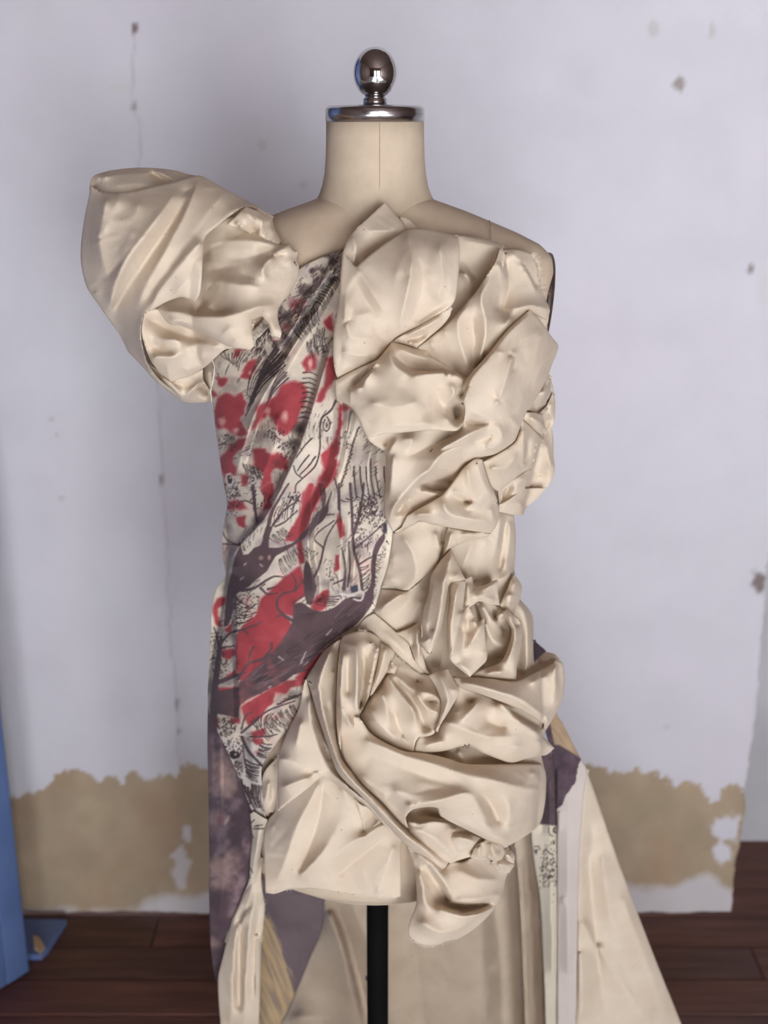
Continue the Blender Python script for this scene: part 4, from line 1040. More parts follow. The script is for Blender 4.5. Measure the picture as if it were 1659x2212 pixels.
C('big_puff', [(742, 1635, 36), (737, 1610, 36), (733, 1568, 40), (745, 1545, 44), (775, 1550, 44), (800, 1583, 44), (830, 1603, 46), (872, 1622, 48), (917, 1627, 48), (967, 1638, 48), (1005, 1650, 48), (1080, 1651, 46), (1158, 1650, 36), (1170, 1652, 30), (1178, 1666, 24), (1180, 1690, 22), (1177, 1737, 24), (1167, 1777, 28), (1147, 1798, 34), (1092, 1832, 44), (1055, 1816, 50), (1005, 1791, 54), (952, 1763, 64), (945, 1744, 72), (925, 1743, 72), (895, 1748, 70), (882, 1757, 66), (877, 1768, 60), (882, 1790, 46), (865, 1776, 46), (827, 1734, 48), (785, 1696, 44), (760, 1664, 38)],
  [[(760, 1640, 42), (800, 1634, 48), (840, 1645, 52), (880, 1664, 56), (930, 1682, 61), (990, 1700, 68)], [(790, 1600, 54), (830, 1614, 56), (880, 1634, 58), (930, 1648, 61), (1005, 1672, 67), (1080, 1690, 74), (1130, 1702, 68), (1160, 1706, 56)], [(830, 1610, 54), (900, 1632, 58)], [(1150, 1668, 56), (1166, 1690, 46)], [(850, 1708, 68), (880, 1716, 71), (910, 1718, 74)], [(880, 1738, 76), (892, 1742, 78), (930, 1733, 80), (965, 1725, 81), (1005, 1713, 81), (1024, 1720, 78)], [(780, 1676, 50), (805, 1697, 56), (835, 1720, 62)], [(960, 1748, 76), (1010, 1740, 75), (1030, 1770, 72), (1060, 1790, 70)], [(1024, 1724, 76), (1036, 1745, 73), (1052, 1778, 68)], [(1046, 1716, 56), (1062, 1740, 50), (1076, 1772, 50), (1080, 1780, 54)], [(1080, 1712, 66), (1100, 1740, 66), (1100, 1770, 62)], [(1130, 1730, 60), (1150, 1740, 46), (1165, 1738, 36)], [(1095, 1790, 60), (1130, 1775, 48), (1160, 1760, 36)], [(880, 1762, 58), (884, 1754, 58)], [(1090, 1815, 58), (1040, 1796, 64), (980, 1766, 66)], [(900, 1690, 64), (950, 1705, 70)]], step=3.6, wr=.8, roll=(9, 5), lip=16)
C('pocket_lining', [(872, 1768, 26), (885, 1742, 24), (930, 1730, 20), (965, 1740, 20), (1010, 1775, 24), (1066, 1806, 30), (1066, 1830, 34), (1030, 1846, 38), (992, 1858, 38), (970, 1864, 36), (930, 1838, 38), (890, 1806, 36)],
  [[(905, 1758, 22), (935, 1763, 12), (970, 1772, 16)], [(880, 1775, 48), (905, 1780, 48), (935, 1774, 46), (968, 1778, 44)], [(890, 1790, 52), (930, 1805, 52), (960, 1830, 48), (985, 1856, 42)], [(980, 1790, 44), (1010, 1806, 34)], [(940, 1845, 42), (910, 1812, 46)]], step=3, roll=(6, 3), lip=8)
C('pouch_fold', [(972, 1802, 40), (985, 1797, 42), (1020, 1802, 40), (1045, 1812, 38), (1040, 1826, 38), (1022, 1834, 40), (988, 1846, 40), (976, 1830, 42), (969, 1815, 42)], [[(980, 1808, 52), (1005, 1812, 54), (1025, 1820, 50)], [(985, 1835, 48), (1015, 1832, 44)]], step=3, roll=(6, 3), lip=8)
C('tail_flap', [(880, 1826, 28), (905, 1836, 34), (935, 1856, 38), (958, 1880, 36), (975, 1862, 34), (1000, 1862, 34), (1030, 1846, 34), (1060, 1852, 32), (1096, 1872, 28), (1098, 1884, 26), (1092, 1900, 26), (1082, 1937, 28), (1067, 1964, 30), (1035, 1998, 32), (994, 2026, 32), (967, 2033, 34), (937, 2043, 36), (912, 2042, 36), (891, 2033, 36), (881, 2015, 34), (886, 1988, 34), (899, 1953, 32), (899, 1912, 28), (892, 1865, 26)],
  [[(900, 1842, 40), (930, 1866, 46), (955, 1898, 48), (972, 1932, 46), (980, 1948, 42)], [(918, 1870, 30), (940, 1905, 26), (960, 1935, 22), (970, 1948, 16)], [(902, 1880, 38), (912, 1910, 42), (918, 1950, 44), (935, 1965, 46)], [(925, 1910, 32), (942, 1945, 30), (948, 1956, 30)], [(984, 1946, 50), (1030, 1944, 52), (1080, 1932, 40)], [(952, 1952, 24), (990, 1960, 20), (1040, 1958, 26), (1068, 1946, 34)], [(945, 1962, 48), (975, 1972, 52), (1000, 1978, 54), (1040, 1972, 50), (1064, 1958, 40)], [(910, 1990, 52), (940, 2010, 54), (980, 2010, 52), (1020, 1990, 46)], [(990, 1880, 44), (1030, 1900, 52), (1070, 1900, 44)], [(994, 1975, 44), (998, 1968, 28)]], step=3.4, wr=.7, roll=(6, 2.5), lip=5)
C('frayed_tab', [(1020, 1842, 44), (1028, 1826, 46), (1046, 1818, 46), (1056, 1822, 44), (1050, 1850, 46), (1030, 1856, 46), (1016, 1852, 44)], [[(1035, 1830, 54), (1034, 1848, 52)]], step=3, roll=(4, 2), lip=5)
C('frayed_tab', [(1046, 1815, 46), (1068, 1812, 48), (1082, 1824, 48), (1090, 1838, 46), (1084, 1856, 44), (1068, 1862, 46), (1052, 1850, 46)], [[(1060, 1822, 54), (1070, 1850, 58), (1080, 1840, 54)], [(1056, 1840, 46)]], step=3, roll=(4, 2), lip=5)
C('frayed_tab', [(1086, 1838, 40), (1098, 1830, 40), (1112, 1848, 40), (1111, 1866, 40), (1100, 1862, 44), (1092, 1856, 42)], [[(1092, 1842, 50), (1104, 1856, 50)]], step=3, roll=(4, 2), lip=5)
C('frayed_tab', [(1060, 1862, 40), (1080, 1856, 44), (1100, 1862, 42), (1112, 1868, 40), (1100, 1886, 36), (1076, 1882, 38)], [[(1075, 1866, 50), (1100, 1872, 48)]], step=3, roll=(4, 2), lip=5)

# ---- puff sleeve ------------------------------------------------------------------------------
SB = -0.005
def sleeve_base(px, py):
    return np.minimum(SB, body_depth(px, py) + 0.032)
sleeve = empty('puff_sleeve', (0, 0, 1.2)); sleeve.parent = dress; sleeve.matrix_parent_inverse = parent_inv(dress)
sleeve['label'] = 'large puffed cream shoulder sleeve'
def S(name, outline, feats=(), **k):
    k.setdefault('base', sleeve_base); k.setdefault('hs', 1.12)
    o = cloth(name, dress, MU, outline, feats, **k)
    o.parent = sleeve
    o.matrix_parent_inverse = Matrix.Translation((0, 0, 1.2)).inverted()
    return o
S('sleeve_back', [(195, 395, 0), (210, 377, 0), (247, 367, 0), (297, 363, 0), (347, 366, 0), (387, 372, 0), (440, 385, 0), (485, 410, 0), (540, 440, 0), (590, 470, 0), (595, 520, 0), (560, 600, 0), (500, 720, 0), (450, 860, 0), (422, 868, 0), (397, 864, 0), (335, 819, 0), (277, 757, 0), (247, 704, 0), (210, 652, 0), (187, 617, 0), (177, 570, 0), (177, 525, 0), (184, 465, 0), (193, 422, 0)],
  [[(300, 430, -70), (400, 460, -80), (480, 500, -70)], [(250, 560, -80), (340, 620, -90), (420, 640, -80)], [(330, 720, -60), (400, 760, -55)]], step=9, roll=None, thick=False, wr=0, blur=4, base=SB)
S('sleeve_crown', [(195, 393, 8), (199, 383, 8), (210, 376, 8), (247, 367, 6), (297, 362, 4), (347, 364, 2), (387, 370, 4), (412, 380, 10), (440, 383, 16), (485, 408, 24), (540, 438, 24), (592, 468, 20), (585, 482, 24), (520, 460, 30), (460, 430, 40), (400, 405, 44), (340, 410, 46), (290, 420, 46), (235, 424, 44), (205, 425, 30), (196, 410, 14)],
  [[(214, 380, 20), (206, 398, 12), (200, 402, 8)], [(222, 385, 26), (240, 380, 22), (300, 374, 20), (330, 372, 18)], [(250, 400, 36), (300, 396, 36), (330, 398, 36)], [(326, 370, 8), (345, 382, 10), (370, 392, 20)], [(332, 368, 18), (356, 380, 22), (375, 390, 30)]], wr=.8, roll=(6, 2))
S('sleeve_face', [(195, 400, 24), (193, 420, 16), (184, 462, 8), (175, 525, 4), (175, 570, 4), (187, 620, 6), (210, 655, 8), (246, 706, 10), (262, 728, 10), (277, 760, 12), (300, 783, 12), (335, 823, 12), (372, 853, 14), (398, 868, 18), (385, 852, 40), (345, 820, 60), (322, 790, 74), (310, 755, 84), (304, 715, 90), (312, 676, 94), (335, 666, 98), (360, 652, 102), (390, 642, 106), (408, 646, 106), (420, 653, 104), (431, 636, 108), (436, 600, 112), (438, 565, 112), (441, 520, 106), (448, 506, 102), (470, 488, 94), (492, 470, 86), (530, 446, 74), (556, 452, 62), (540, 438, 48), (486, 408, 44), (440, 382, 36), (428, 379, 36), (385, 391, 44), (335, 402, 50), (285, 413, 52), (240, 416, 48), (215, 412, 34)],
  [[(378, 418, 72), (335, 480, 98), (280, 550, 102), (258, 590, 90), (244, 636, 66), (243, 660, 54)], [(402, 432, 66), (362, 495, 82), (318, 560, 80), (280, 615, 66), (258, 650, 40), (248, 690, 22)], [(250, 655, 36), (247, 695, 16)], [(425, 400, 66), (400, 460, 90), (350, 556, 104), (310, 630, 88), (292, 690, 70), (284, 740, 48)], [(480, 420, 66), (440, 470, 92), (400, 530, 106), (360, 585, 100), (330, 625, 90), (316, 655, 86)], [(395, 415, 54), (430, 403, 56), (480, 408, 52)], [(470, 480, 100), (440, 516, 114), (400, 560, 118), (350, 620, 106), (325, 664, 100)], [(425, 560, 116), (400, 610, 116), (380, 634, 112)], [(230, 430, 66), (215, 520, 70), (230, 590, 60)], [(260, 420, 64), (225, 500, 74), (200, 530, 50)], [(190, 620, 16), (235, 590, 58), (262, 562, 84)], [(200, 636, 24), (225, 630, 38)], [(300, 740, 70), (320, 800, 50), (360, 842, 34)], [(290, 760, 40), (330, 812, 32)], [(300, 440, 78), (280, 500, 88)]], step=4, wr=1.2, roll=(8, 4), lip=20)
S('sleeve_inner_face', [(400, 560, 40), (415, 530, 48), (445, 505, 56), (492, 470, 58), (520, 475, 58), (560, 505, 58), (603, 528, 52), (612, 528, 54), (626, 525, 56), (633, 540, 52), (647, 546, 46), (641, 559, 44), (646, 572, 42), (644, 597, 42), (630, 628, 46), (605, 660, 54), (600, 680, 58), (603, 700, 58), (609, 718, 58), (605, 732, 58), (587, 725, 60), (580, 706, 62), (566, 682, 66), (548, 690, 74), (545, 712, 78), (551, 745, 80), (541, 756, 80), (502, 751, 84), (484, 744, 84), (470, 736, 84), (440, 722, 82), (412, 712, 80), (388, 703, 78), (372, 703, 78), (360, 696, 78), (350, 682, 78), (340, 668, 76), (350, 640, 56), (380, 615, 44), (395, 590, 40)],
  [[(440, 560, 50), (470, 556, 62), (540, 556, 66), (592, 535, 56)], [(450, 530, 62), (500, 520, 74), (560, 522, 72), (600, 533, 58)], [(445, 585, 54), (500, 575, 66), (550, 565, 68)], [(624, 530, 66), (600, 546, 74), (580, 562, 80), (568, 582, 84), (572, 600, 80)], [(636, 560, 54), (600, 578, 64), (575, 592, 72)], [(612, 545, 56), (580, 556, 62)], [(450, 620, 56), (470, 610, 72), (520, 615, 86), (560, 620, 82)], [(540, 600, 74), (525, 590, 70)], [(565, 640, 76), (600, 640, 60), (632, 606, 50)], [(438, 650, 52), (425, 668, 62), (424, 678, 66)], [(450, 660, 70), (468, 672, 66), (490, 670, 72)], [(358, 672, 88), (390, 676, 92), (430, 684, 96), (480, 684, 98), (520, 676, 94), (560, 664, 84), (590, 660, 68)], [(380, 650, 70), (405, 655, 70), (420, 650, 60)], [(368, 690, 92), (400, 696, 94), (440, 708, 94), (480, 722, 94)], [(500, 708, 98), (485, 720, 96), (475, 734, 90)], [(520, 700, 92), (545, 694, 82)], [(505, 740, 92), (530, 720, 86)], [(580, 690, 68), (592, 715, 66)]], step=3.6, wr=1.0, roll=(7, 3.5), lip=14)
S('sleeve_pouch', [(490, 486, 72), (510, 466, 76), (530, 446, 74), (556, 455, 66), (572, 464, 60), (588, 470, 52), (593, 492, 48), (600, 506, 48), (608, 521, 48), (601, 530, 52), (580, 522, 58), (556, 512, 64), (520, 496, 70)], [[(505, 480, 82), (535, 500, 82), (552, 508, 72)], [(530, 458, 84), (546, 476, 82), (548, 498, 64), (551, 508, 54)], [(560, 470, 76), (566, 480, 78), (562, 505, 72), (580, 518, 66)], [(580, 475, 66), (590, 505, 60)], [(500, 478, 70), (512, 486, 64), (530, 500, 66)]], step=3, roll=(6, 4), lip=14, wr=.5)
S('sleeve_lower_face', [(312, 677, 76), (336, 666, 70), (356, 676, 70), (380, 690, 66), (420, 702, 64), (470, 725, 66), (502, 752, 68), (485, 756, 66), (462, 776, 64), (441, 794, 62), (405, 814, 60), (370, 825, 58), (346, 805, 62), (326, 780, 66), (312, 745, 74), (305, 715, 80)],
  [[(308, 705, 84), (311, 740, 80), (321, 782, 76)], [(322, 690, 62), (345, 700, 60), (365, 712, 60), (400, 725, 62), (440, 735, 66)], [(330, 720, 74), (345, 735, 78), (365, 735, 84), (385, 737, 84), (393, 748, 80)], [(330, 745, 68), (350, 758, 70), (370, 763, 72)], [(322, 782, 82), (340, 771, 84), (370, 771, 86), (388, 762, 84), (394, 750, 82)], [(410, 745, 80), (440, 775, 76)], [(420, 740, 76), (470, 750, 76)], [(360, 790, 76), (368, 822, 64)], [(345, 785, 72), (352, 806, 66)], [(400, 800, 72), (430, 790, 70)]], step=3.6, wr=.9, roll=(6, 3), lip=12)
S('sleeve_hem_fold', [(318, 784, 48), (345, 802, 50), (370, 822, 52), (405, 812, 50), (438, 796, 46), (440, 822, 40), (455, 845, 34), (458, 868, 26), (422, 871, 22), (397, 868, 22), (372, 852, 24), (345, 826, 28)], [[(350, 815, 56), (375, 835, 60), (397, 864, 40)], [(375, 828, 44), (400, 835, 46), (420, 830, 52)], [(436, 823, 52), (422, 836, 58), (408, 850, 52), (402, 864, 40)], [(426, 838, 40), (440, 836, 20), (450, 850, 18)], [(430, 858, 34), (445, 862, 30)]], step=3, wr=.7, roll=(6, 3), lip=10)
S('sleeve_hem_fold', [(436, 800, 22), (462, 772, 26), (470, 800, 24), (466, 862, 20), (452, 848, 22), (437, 826, 22)], [[(450, 800, 32), (456, 840, 30)]], step=4, roll=(5, 2), lip=6)

# ------------------------------------------------------------------ the textile print, drawn as ink on cloth (stored as vertex colour)
M_SHADED = cloth_mat('shaded_muslin', (178, 160, 140), (190, 172, 152), trans=0.05)  # muslin darkened to tan: the shade inside the train is in its colour
PRINT_K = 0.86
CX0, CY0, CW, CH = 430, 520, 860, 1960
canvas = np.ones((CH, CW, 3)) * (np.array([214, 201, 184]) / 255.0)
_gy, _gx = np.mgrid[0:CH, 0:CW]
RED = np.array([164, 68, 74]) / 255.; DRED = np.array([160, 44, 54]) / 255.; INK = np.array([68, 54, 55]) / 255.; TRUNK = np.array([94, 75, 78]) / 255.
PINK = np.array([226, 178, 166]) / 255.; WHITE = np.array([216, 206, 198]) / 255.; GREYP = np.array([150, 134, 138]) / 255.
def T1(u, v): return 440 + u / 3.606, 540 + v / 3.606
def T2(u, v): return 430 + u / 3.77, 1050 + v / 3.77
def T3(u, v): return 430 + u / 4.0, 1600 + v / 4.0
def TI(u, v): return u, v
_wob = fbm(_gx / 11.0, _gy / 11.0, 91, 3) - 0.5
_wob2 = fbm(_gx / 4.0, _gy / 4.0, 15, 2) - 0.5

def region(pts, m):
    x0 = max(0, int(min(p[0] for p in pts) - CX0 - m)); x1 = min(CW, int(max(p[0] for p in pts) - CX0 + m) + 1)
    y0 = max(0, int(min(p[1] for p in pts) - CY0 - m)); y1 = min(CH, int(max(p[1] for p in pts) - CY0 + m) + 1)
    return (x0, x1, y0, y1) if x1 > x0 and y1 > y0 else None

def blend(r, a, col):
    x0, x1, y0, y1 = r
    canvas[y0:y1, x0:x1] = canvas[y0:y1, x0:x1] * (1 - a[..., None]) + np.asarray(col) * a[..., None]

def fill(T, pts, col, soft=4.0, wob=7.0, alpha=1.0, smooth=True):
    pts = [T(*p) for p in pts]
    r = region(pts, 14)
    if not r: return
    poly = np.array([(a, b, 0.) for a, b in pts])
    if smooth: poly = smooth_outline(poly, 70, 4)
    x0, x1, y0, y1 = r
    X = _gx[y0:y1, x0:x1] + CX0 + 0.0; Y = _gy[y0:y1, x0:x1] + CY0 + 0.0
    d, _, _, _ = nearest_on(X, Y, poly)
    sd = np.where(inside(X, Y, poly), d, -d) + _wob[y0:y1, x0:x1] * wob * 2
    blend(r, np.clip(sd / soft + 0.5, 0, 1) * alpha, col)

def stroke(T, pts, w0, w1, col=INK, alpha=0.9, curve=True):
    pts = [T(*p) for p in pts]; w0 *= 1.3; w1 *= 1.3
    if curve and len(pts) > 2:
        pts = [tuple(q) for q in cr(pts, 5)]
    r = region(pts, max(w0, w1) + 3)
    if not r: return
    x0, x1, y0, y1 = r
    X = _gx[y0:y1, x0:x1] + CX0; Y = _gy[y0:y1, x0:x1] + CY0
    best = np.full(X.shape, -9.0)
    n = len(pts) - 1
    for i in range(n):
        a = np.array(pts[i]); b = np.array(pts[i + 1]); d = b - a
        t = np.clip(((X - a[0]) * d[0] + (Y - a[1]) * d[1]) / (d @ d + 1e-9), 0, 1)
        w = (w0 + (w1 - w0) * (i + t) / n) * 0.5
        best = np.maximum(best, w - np.hypot(X - a[0] - t * d[0], Y - a[1] - t * d[1]))
    blend(r, np.clip(best / 1.2 + 0.5 + _wob2[y0:y1, x0:x1] * 0.8, 0, 1) * alpha, col)

rs = random.Random(5)
def bundle(T, a0, a1, b0, b1, n, w=2.0, jit=6, col=INK, bend=0.08, alpha=0.85):
    """n roughly parallel pen strokes between two guide strokes"""
    for k in range(n):
        t = k / max(1, n - 1)
        p = [a0[i] + (b0[i] - a0[i]) * t + rs.uniform(-jit, jit) for i in (0, 1)]
        q = [a1[i] + (b1[i] - a1[i]) * t + rs.uniform(-jit, jit) for i in (0, 1)]
        m = [(p[0] + q[0]) / 2 - (q[1] - p[1]) * bend, (p[1] + q[1]) / 2 + (q[0] - p[0]) * bend]
        stroke(T, [p, m, q], w * rs.uniform(.7, 1.2), w * 0.6, col, alpha)
def dots(T, cx, cy, rx, ry, n, r=1.6, col=INK, alpha=.85, elong=2.0):
    for _ in range(n):
        a = rs.uniform(0, 6.28); q = math.sqrt(rs.random())
        x, y = T(cx + rx * q * math.cos(a), cy + ry * q * math.sin(a))
        an = rs.uniform(0.9, 2.2)
        stroke(TI, [(x, y), (x + elong * math.cos(an), y + elong * math.sin(an))], r, r, col, alpha, False)
def smudge(T, cx, cy, rx, ry, col, alpha=.7):
    x, y = T(cx, cy); s = 4.0 if T is not TI else 1
    rx /= 3.7 if T is not TI else 1; ry /= 3.7 if T is not TI else 1
    r = region([(x - rx * 1.5, y - ry * 1.5), (x + rx * 1.5, y + ry * 1.5)], 2)
    if not r: return
    x0, x1, y0, y1 = r
    d = np.hypot((_gx[y0:y1, x0:x1] + CX0 - x) / rx, (_gy[y0:y1, x0:x1] + CY0 - y) / ry) + _wob[y0:y1, x0:x1] * .9
    blend(r, np.clip(1.25 - d, 0, 1) ** 0.8 * alpha, col)

# --- background tone and loose ink filling the cream ground
canvas *= (0.97 + 0.06 * fbm(_gx / 40.0, _gy / 40.0, 61, 3))[..., None]
for _ in range(330):
    x, y = rs.uniform(455, 860), rs.uniform(540, 1750)
    smudge(TI, x, y, rs.uniform(10, 26), rs.uniform(8, 22), [GREYP, PINK, GREYP, TRUNK, WHITE][rs.randrange(5)], rs.uniform(.2, .55))
for _ in range(2400):
    x, y = rs.uniform(455, 850), rs.uniform(545, 1760)
    if vnoise(np.array([x / 42.0]), np.array([y / 42.0]), 5)[0] < 0.5: continue
    an = 2.05 + 1.1 * (vnoise(np.array([x / 90.0]), np.array([y / 90.0]), 8)[0] - 0.5) * 3
    L = rs.uniform(5, 17)
    stroke(TI, [(x, y), (x + L * math.cos(an), y + L * math.sin(an))], rs.uniform(1.2, 2.2), 1.0, INK, rs.uniform(.35, .75), False)
for _ in range(26):
    dots(TI, rs.uniform(470, 840), rs.uniform(900, 1750), rs.uniform(10, 24), rs.uniform(10, 24), 26, 1.5, INK, .7)

for _ in range(42):      # the dark fur near the neckline
    t = rs.random(); x = 735 - 150 * t + rs.uniform(-30, 16); y = 560 + 190 * t + rs.uniform(-40, 30)
    smudge(TI, x, y, rs.uniform(6, 16), rs.uniform(5, 12), [INK, GREYP, GREYP, TRUNK][rs.randrange(4)], rs.uniform(.3, .7))
for _ in range(220):
    t = rs.random(); x = 738 - 190 * t + rs.uniform(-40, 22); y = 560 + 230 * t + rs.uniform(-40, 40)
    an = 2.2 + rs.gauss(0, .35); L = rs.uniform(6, 18)
    stroke(TI, [(x, y), (x + L * math.cos(an), y + L * math.sin(an))], rs.uniform(1.5, 2.8), 1.0, INK, rs.uniform(.5, .9), False)
# --- reds, upper half
for p in [[(100, 1180), (160, 1110), (230, 1130), (300, 1120), (330, 1200), (300, 1290), (290, 1330), (330, 1420), (300, 1450), (240, 1440), (160, 1390), (110, 1400), (80, 1280)],
          [(480, 1180), (560, 1130), (620, 1040), (720, 1020), (790, 1060), (800, 1180), (740, 1290), (720, 1370), (650, 1440), (590, 1430), (560, 1360), (500, 1280), (440, 1330), (380, 1400), (400, 1300), (430, 1210)],
          [(380, 1560), (450, 1540), (520, 1590), (610, 1580), (650, 1650), (660, 1740), (600, 1700), (540, 1720), (520, 1850), (480, 1900), (440, 1850), (470, 1750), (400, 1680)],
          [(180, 1560), (260, 1480), (330, 1470), (310, 1540), (260, 1580), (230, 1640), (260, 1720), (170, 1800), (130, 1700), (140, 1600)],
          [(760, 880), (840, 800), (880, 840), (870, 920), (800, 950)], [(940, 560), (1000, 500), (1015, 640), (960, 620)],
          [(960, 850), (1010, 830), (1030, 960), (980, 1060), (920, 1180), (870, 1190), (900, 1120), (950, 1010)],
          [(1060, 1200), (1140, 1220), (1130, 1240), (1070, 1260), (1080, 1330), (1060, 1450), (1050, 1560), (1020, 1620), (1050, 1640), (1030, 1750), (960, 1850), (930, 1950), (880, 1960), (870, 1850), (930, 1700), (920, 1600), (1000, 1500), (1040, 1380), (1050, 1260)],
          [(310, 960), (340, 880), (410, 860), (400, 920), (360, 1000), (290, 990)], [(230, 840), (240, 770), (300, 770), (280, 830)], [(100, 990), (190, 1000), (160, 1060), (120, 1060)], [(40, 1070), (105, 1130), (80, 1145)],
          [(770, 1900), (820, 1840), (900, 1850), (880, 2020), (760, 2020)], [(480, 1850), (540, 1880), (520, 2020), (470, 2020)], [(190, 1960), (300, 1960), (350, 2020), (190, 2020)], [(300, 1760), (345, 1750), (345, 1830), (305, 1830)]]:
    fill(T1, p, PINK, 16, 8, .7); fill(T1, p, RED, 7, 4.5)
for cx, cy, rx, ry in [(140, 1340, 34, 40), (250, 1405, 30, 28), (635, 1300, 30, 48), (500, 1260, 24, 30), (830, 880, 20, 36), (370, 960, 22, 20)]:
    smudge(T1, cx, cy, rx, ry, PINK, .9)
smudge(T1, 640, 600, 50, 40, RED, .45); smudge(T1, 560, 690, 50, 26, RED, .5); smudge(T1, 730, 420, 70, 60, DRED, .4)
for cx, cy, rx, ry, al in [(850, 160, 34, 24, .8), (930, 165, 30, 30, .9), (1000, 100, 34, 26, .8), (820, 310, 70, 46, .6), (640, 830, 34, 34, .7), (540, 960, 60, 30, .6), (640, 520, 60, 50, .75), (760, 460, 40, 50, .6), (740, 1400, 50, 60, .85), (700, 1500, 50, 40, .7), (570, 1660, 40, 40, .4), (210, 1490, 46, 70, .5)]:
    smudge(T1, cx, cy, rx, ry, INK, al)
# --- pen work, upper half
bundle(T1, (570, 740), (420, 1060), (640, 900), (320, 1290), 12, 3.0, 10)
bundle(T1, (430, 830), (330, 1130), (520, 900), (380, 1180), 6, 2.4, 10)
bundle(T1, (620, 930), (520, 1130), (660, 990), (470, 1250), 5, 2.4, 8)
bundle(T1, (780, 960), (890, 980), (750, 1300), (830, 1310), 10, 2.6, 8, bend=-.12)
bundle(T1, (870, 400), (930, 470), (1010, 210), (1065, 250), 11, 2.6, 5, bend=-.2)
bundle(T1, (690, 590), (760, 700), (890, 440), (900, 560), 22, 1.6, 12)
bundle(T1, (800, 730), (830, 830), (950, 600), (960, 800), 14, 1.8, 14)
bundle(T1, (130, 800), (200, 870), (330, 800), (260, 930), 8, 2.0, 10)
bundle(T1, (600, 560), (560, 680), (480, 640), (420, 760), 9, 2.4, 10)
stroke(T1, [(1030, 1170), (990, 1250), (920, 1310), (905, 1400), (905, 1550), (870, 1680), (770, 1780), (720, 1830), (715, 1890)], 3.4, 2.0)
stroke(T1, [(700, 1680), (720, 1740), (770, 1780)], 2.4, 2); stroke(T1, [(845, 1465), (790, 1520), (720, 1620)], 3, 2); stroke(T1, [(820, 1600), (770, 1660), (730, 1720)], 3, 2); stroke(T1, [(870, 1610), (820, 1680), (750, 1750)], 3, 2)
stroke(T1, [(960, 1300), (985, 1350), (960, 1410), (930, 1380), (945, 1320)], 2.6, 2); smudge(T1, 958, 1365, 12, 24, INK, .9)
for k, u in enumerate((1170, 1218, 1265, 1300, 1340, 1405)):
    stroke(T1, [(u, 1690 - (k == 3) * 60), (u + 4, 1780), (u + 20 + k * 4, 1930)], 2.6, 2.2)
for k in range(16):
    stroke(T1, [(1210 - k * 9 + rs.uniform(-8, 8), 1380 + k * 30), (1195 - k * 9, 1402 + k * 30)], 3.2, 2.4, alpha=.8)
bundle(T1, (1060, 1940), (1130, 1960), (1330, 1890), (1400, 1930), 7, 2.4, 8)
stroke(T1, [(1020, 1780), (1045, 1880), (1050, 2020)], 3, 3); stroke(T1, [(930, 1840), (945, 1920), (930, 2020)], 4, 3)
stroke(T1, [(400, 2020), (390, 1900), (370, 1850)], 6, 3); bundle(T1, (300, 1660), (330, 1720), (430, 1700), (460, 1790), 8, 2)
for cx, cy, n in [(180, 1500, 40), (640, 1560, 50), (560, 1440, 40), (400, 1750, 40), (200, 1870, 30), (680, 1950, 40), (1300, 1990, 60), (1110, 1480, 20)]:
    dots(T1, cx, cy, 70, 70, n, 1.6)
fill(T1, [(170, 1745), (210, 1735), (235, 1780), (225, 1830), (195, 1840), (170, 1800)], WHITE, 3, 1); fill(T1, [(182, 1755), (212, 1752), (226, 1785), (215, 1822), (190, 1815)], INK, 2, 1); smudge(T1, 208, 1772, 8, 10, WHITE, .9)

# --- lower half
for p in [[(500, 930), (600, 830), (700, 740), (830, 640), (860, 760), (870, 870), (790, 950), (770, 1070), (700, 1040), (750, 1130), (740, 1200), (650, 1330), (560, 1390), (480, 1500), (340, 1600), (310, 1500), (300, 1250), (370, 1120), (450, 1060), (490, 980)],
          [(690, 450), (760, 330), (830, 200), (870, 60), (900, -20), (930, -20), (920, 200), (880, 330), (840, 450), (860, 620), (820, 640), (800, 520), (780, 450)],
          [(960, -20), (1030, -20), (990, 60), (930, 220), (920, 100)], [(1130, 220), (1160, 270), (1190, 400), (1150, 420), (1120, 300)], [(1100, 700), (1110, 560), (1140, 560), (1150, 680)],
          [(910, 980), (990, 870), (1050, 840), (1060, 900), (1020, 1000), (930, 1020)],
          [(860, 1560), (860, 1620), (760, 1640), (700, 1690), (620, 1680), (600, 1760), (560, 1800), (500, 1890), (400, 1950), (340, 1800), (560, 1660), (680, 1600)],
          [(890, 1450), (1000, 1340), (980, 1400), (910, 1500), (860, 1580), (820, 1600), (780, 1560)], [(420, 2000), (540, 1970), (520, 2040), (440, 2060)],
          [(110, 1000), (150, 920), (220, 900), (210, 960), (150, 1010), (190, 1150), (140, 1130)], [(200, 1180), (280, 1100), (260, 1200)], [(180, 1340), (280, 1330), (300, 1370), (250, 1410), (190, 1400)], [(210, 1560), (290, 1500), (310, 1540), (230, 1580)],
          [(150, 1645), (310, 1635), (310, 1668), (150, 1682)], [(130, 1890), (160, 1890), (150, 1960), (130, 1960)], [(260, 1890), (335, 1890), (335, 1932), (260, 1930)], [(510, 40), (560, -20), (610, -20), (600, 90), (560, 130)], [(300, 250), (380, 240), (370, 340), (320, 320)]]:
    fill(T2, p, PINK, 12, 5, .6); fill(T2, p, RED, 5, 2.5)
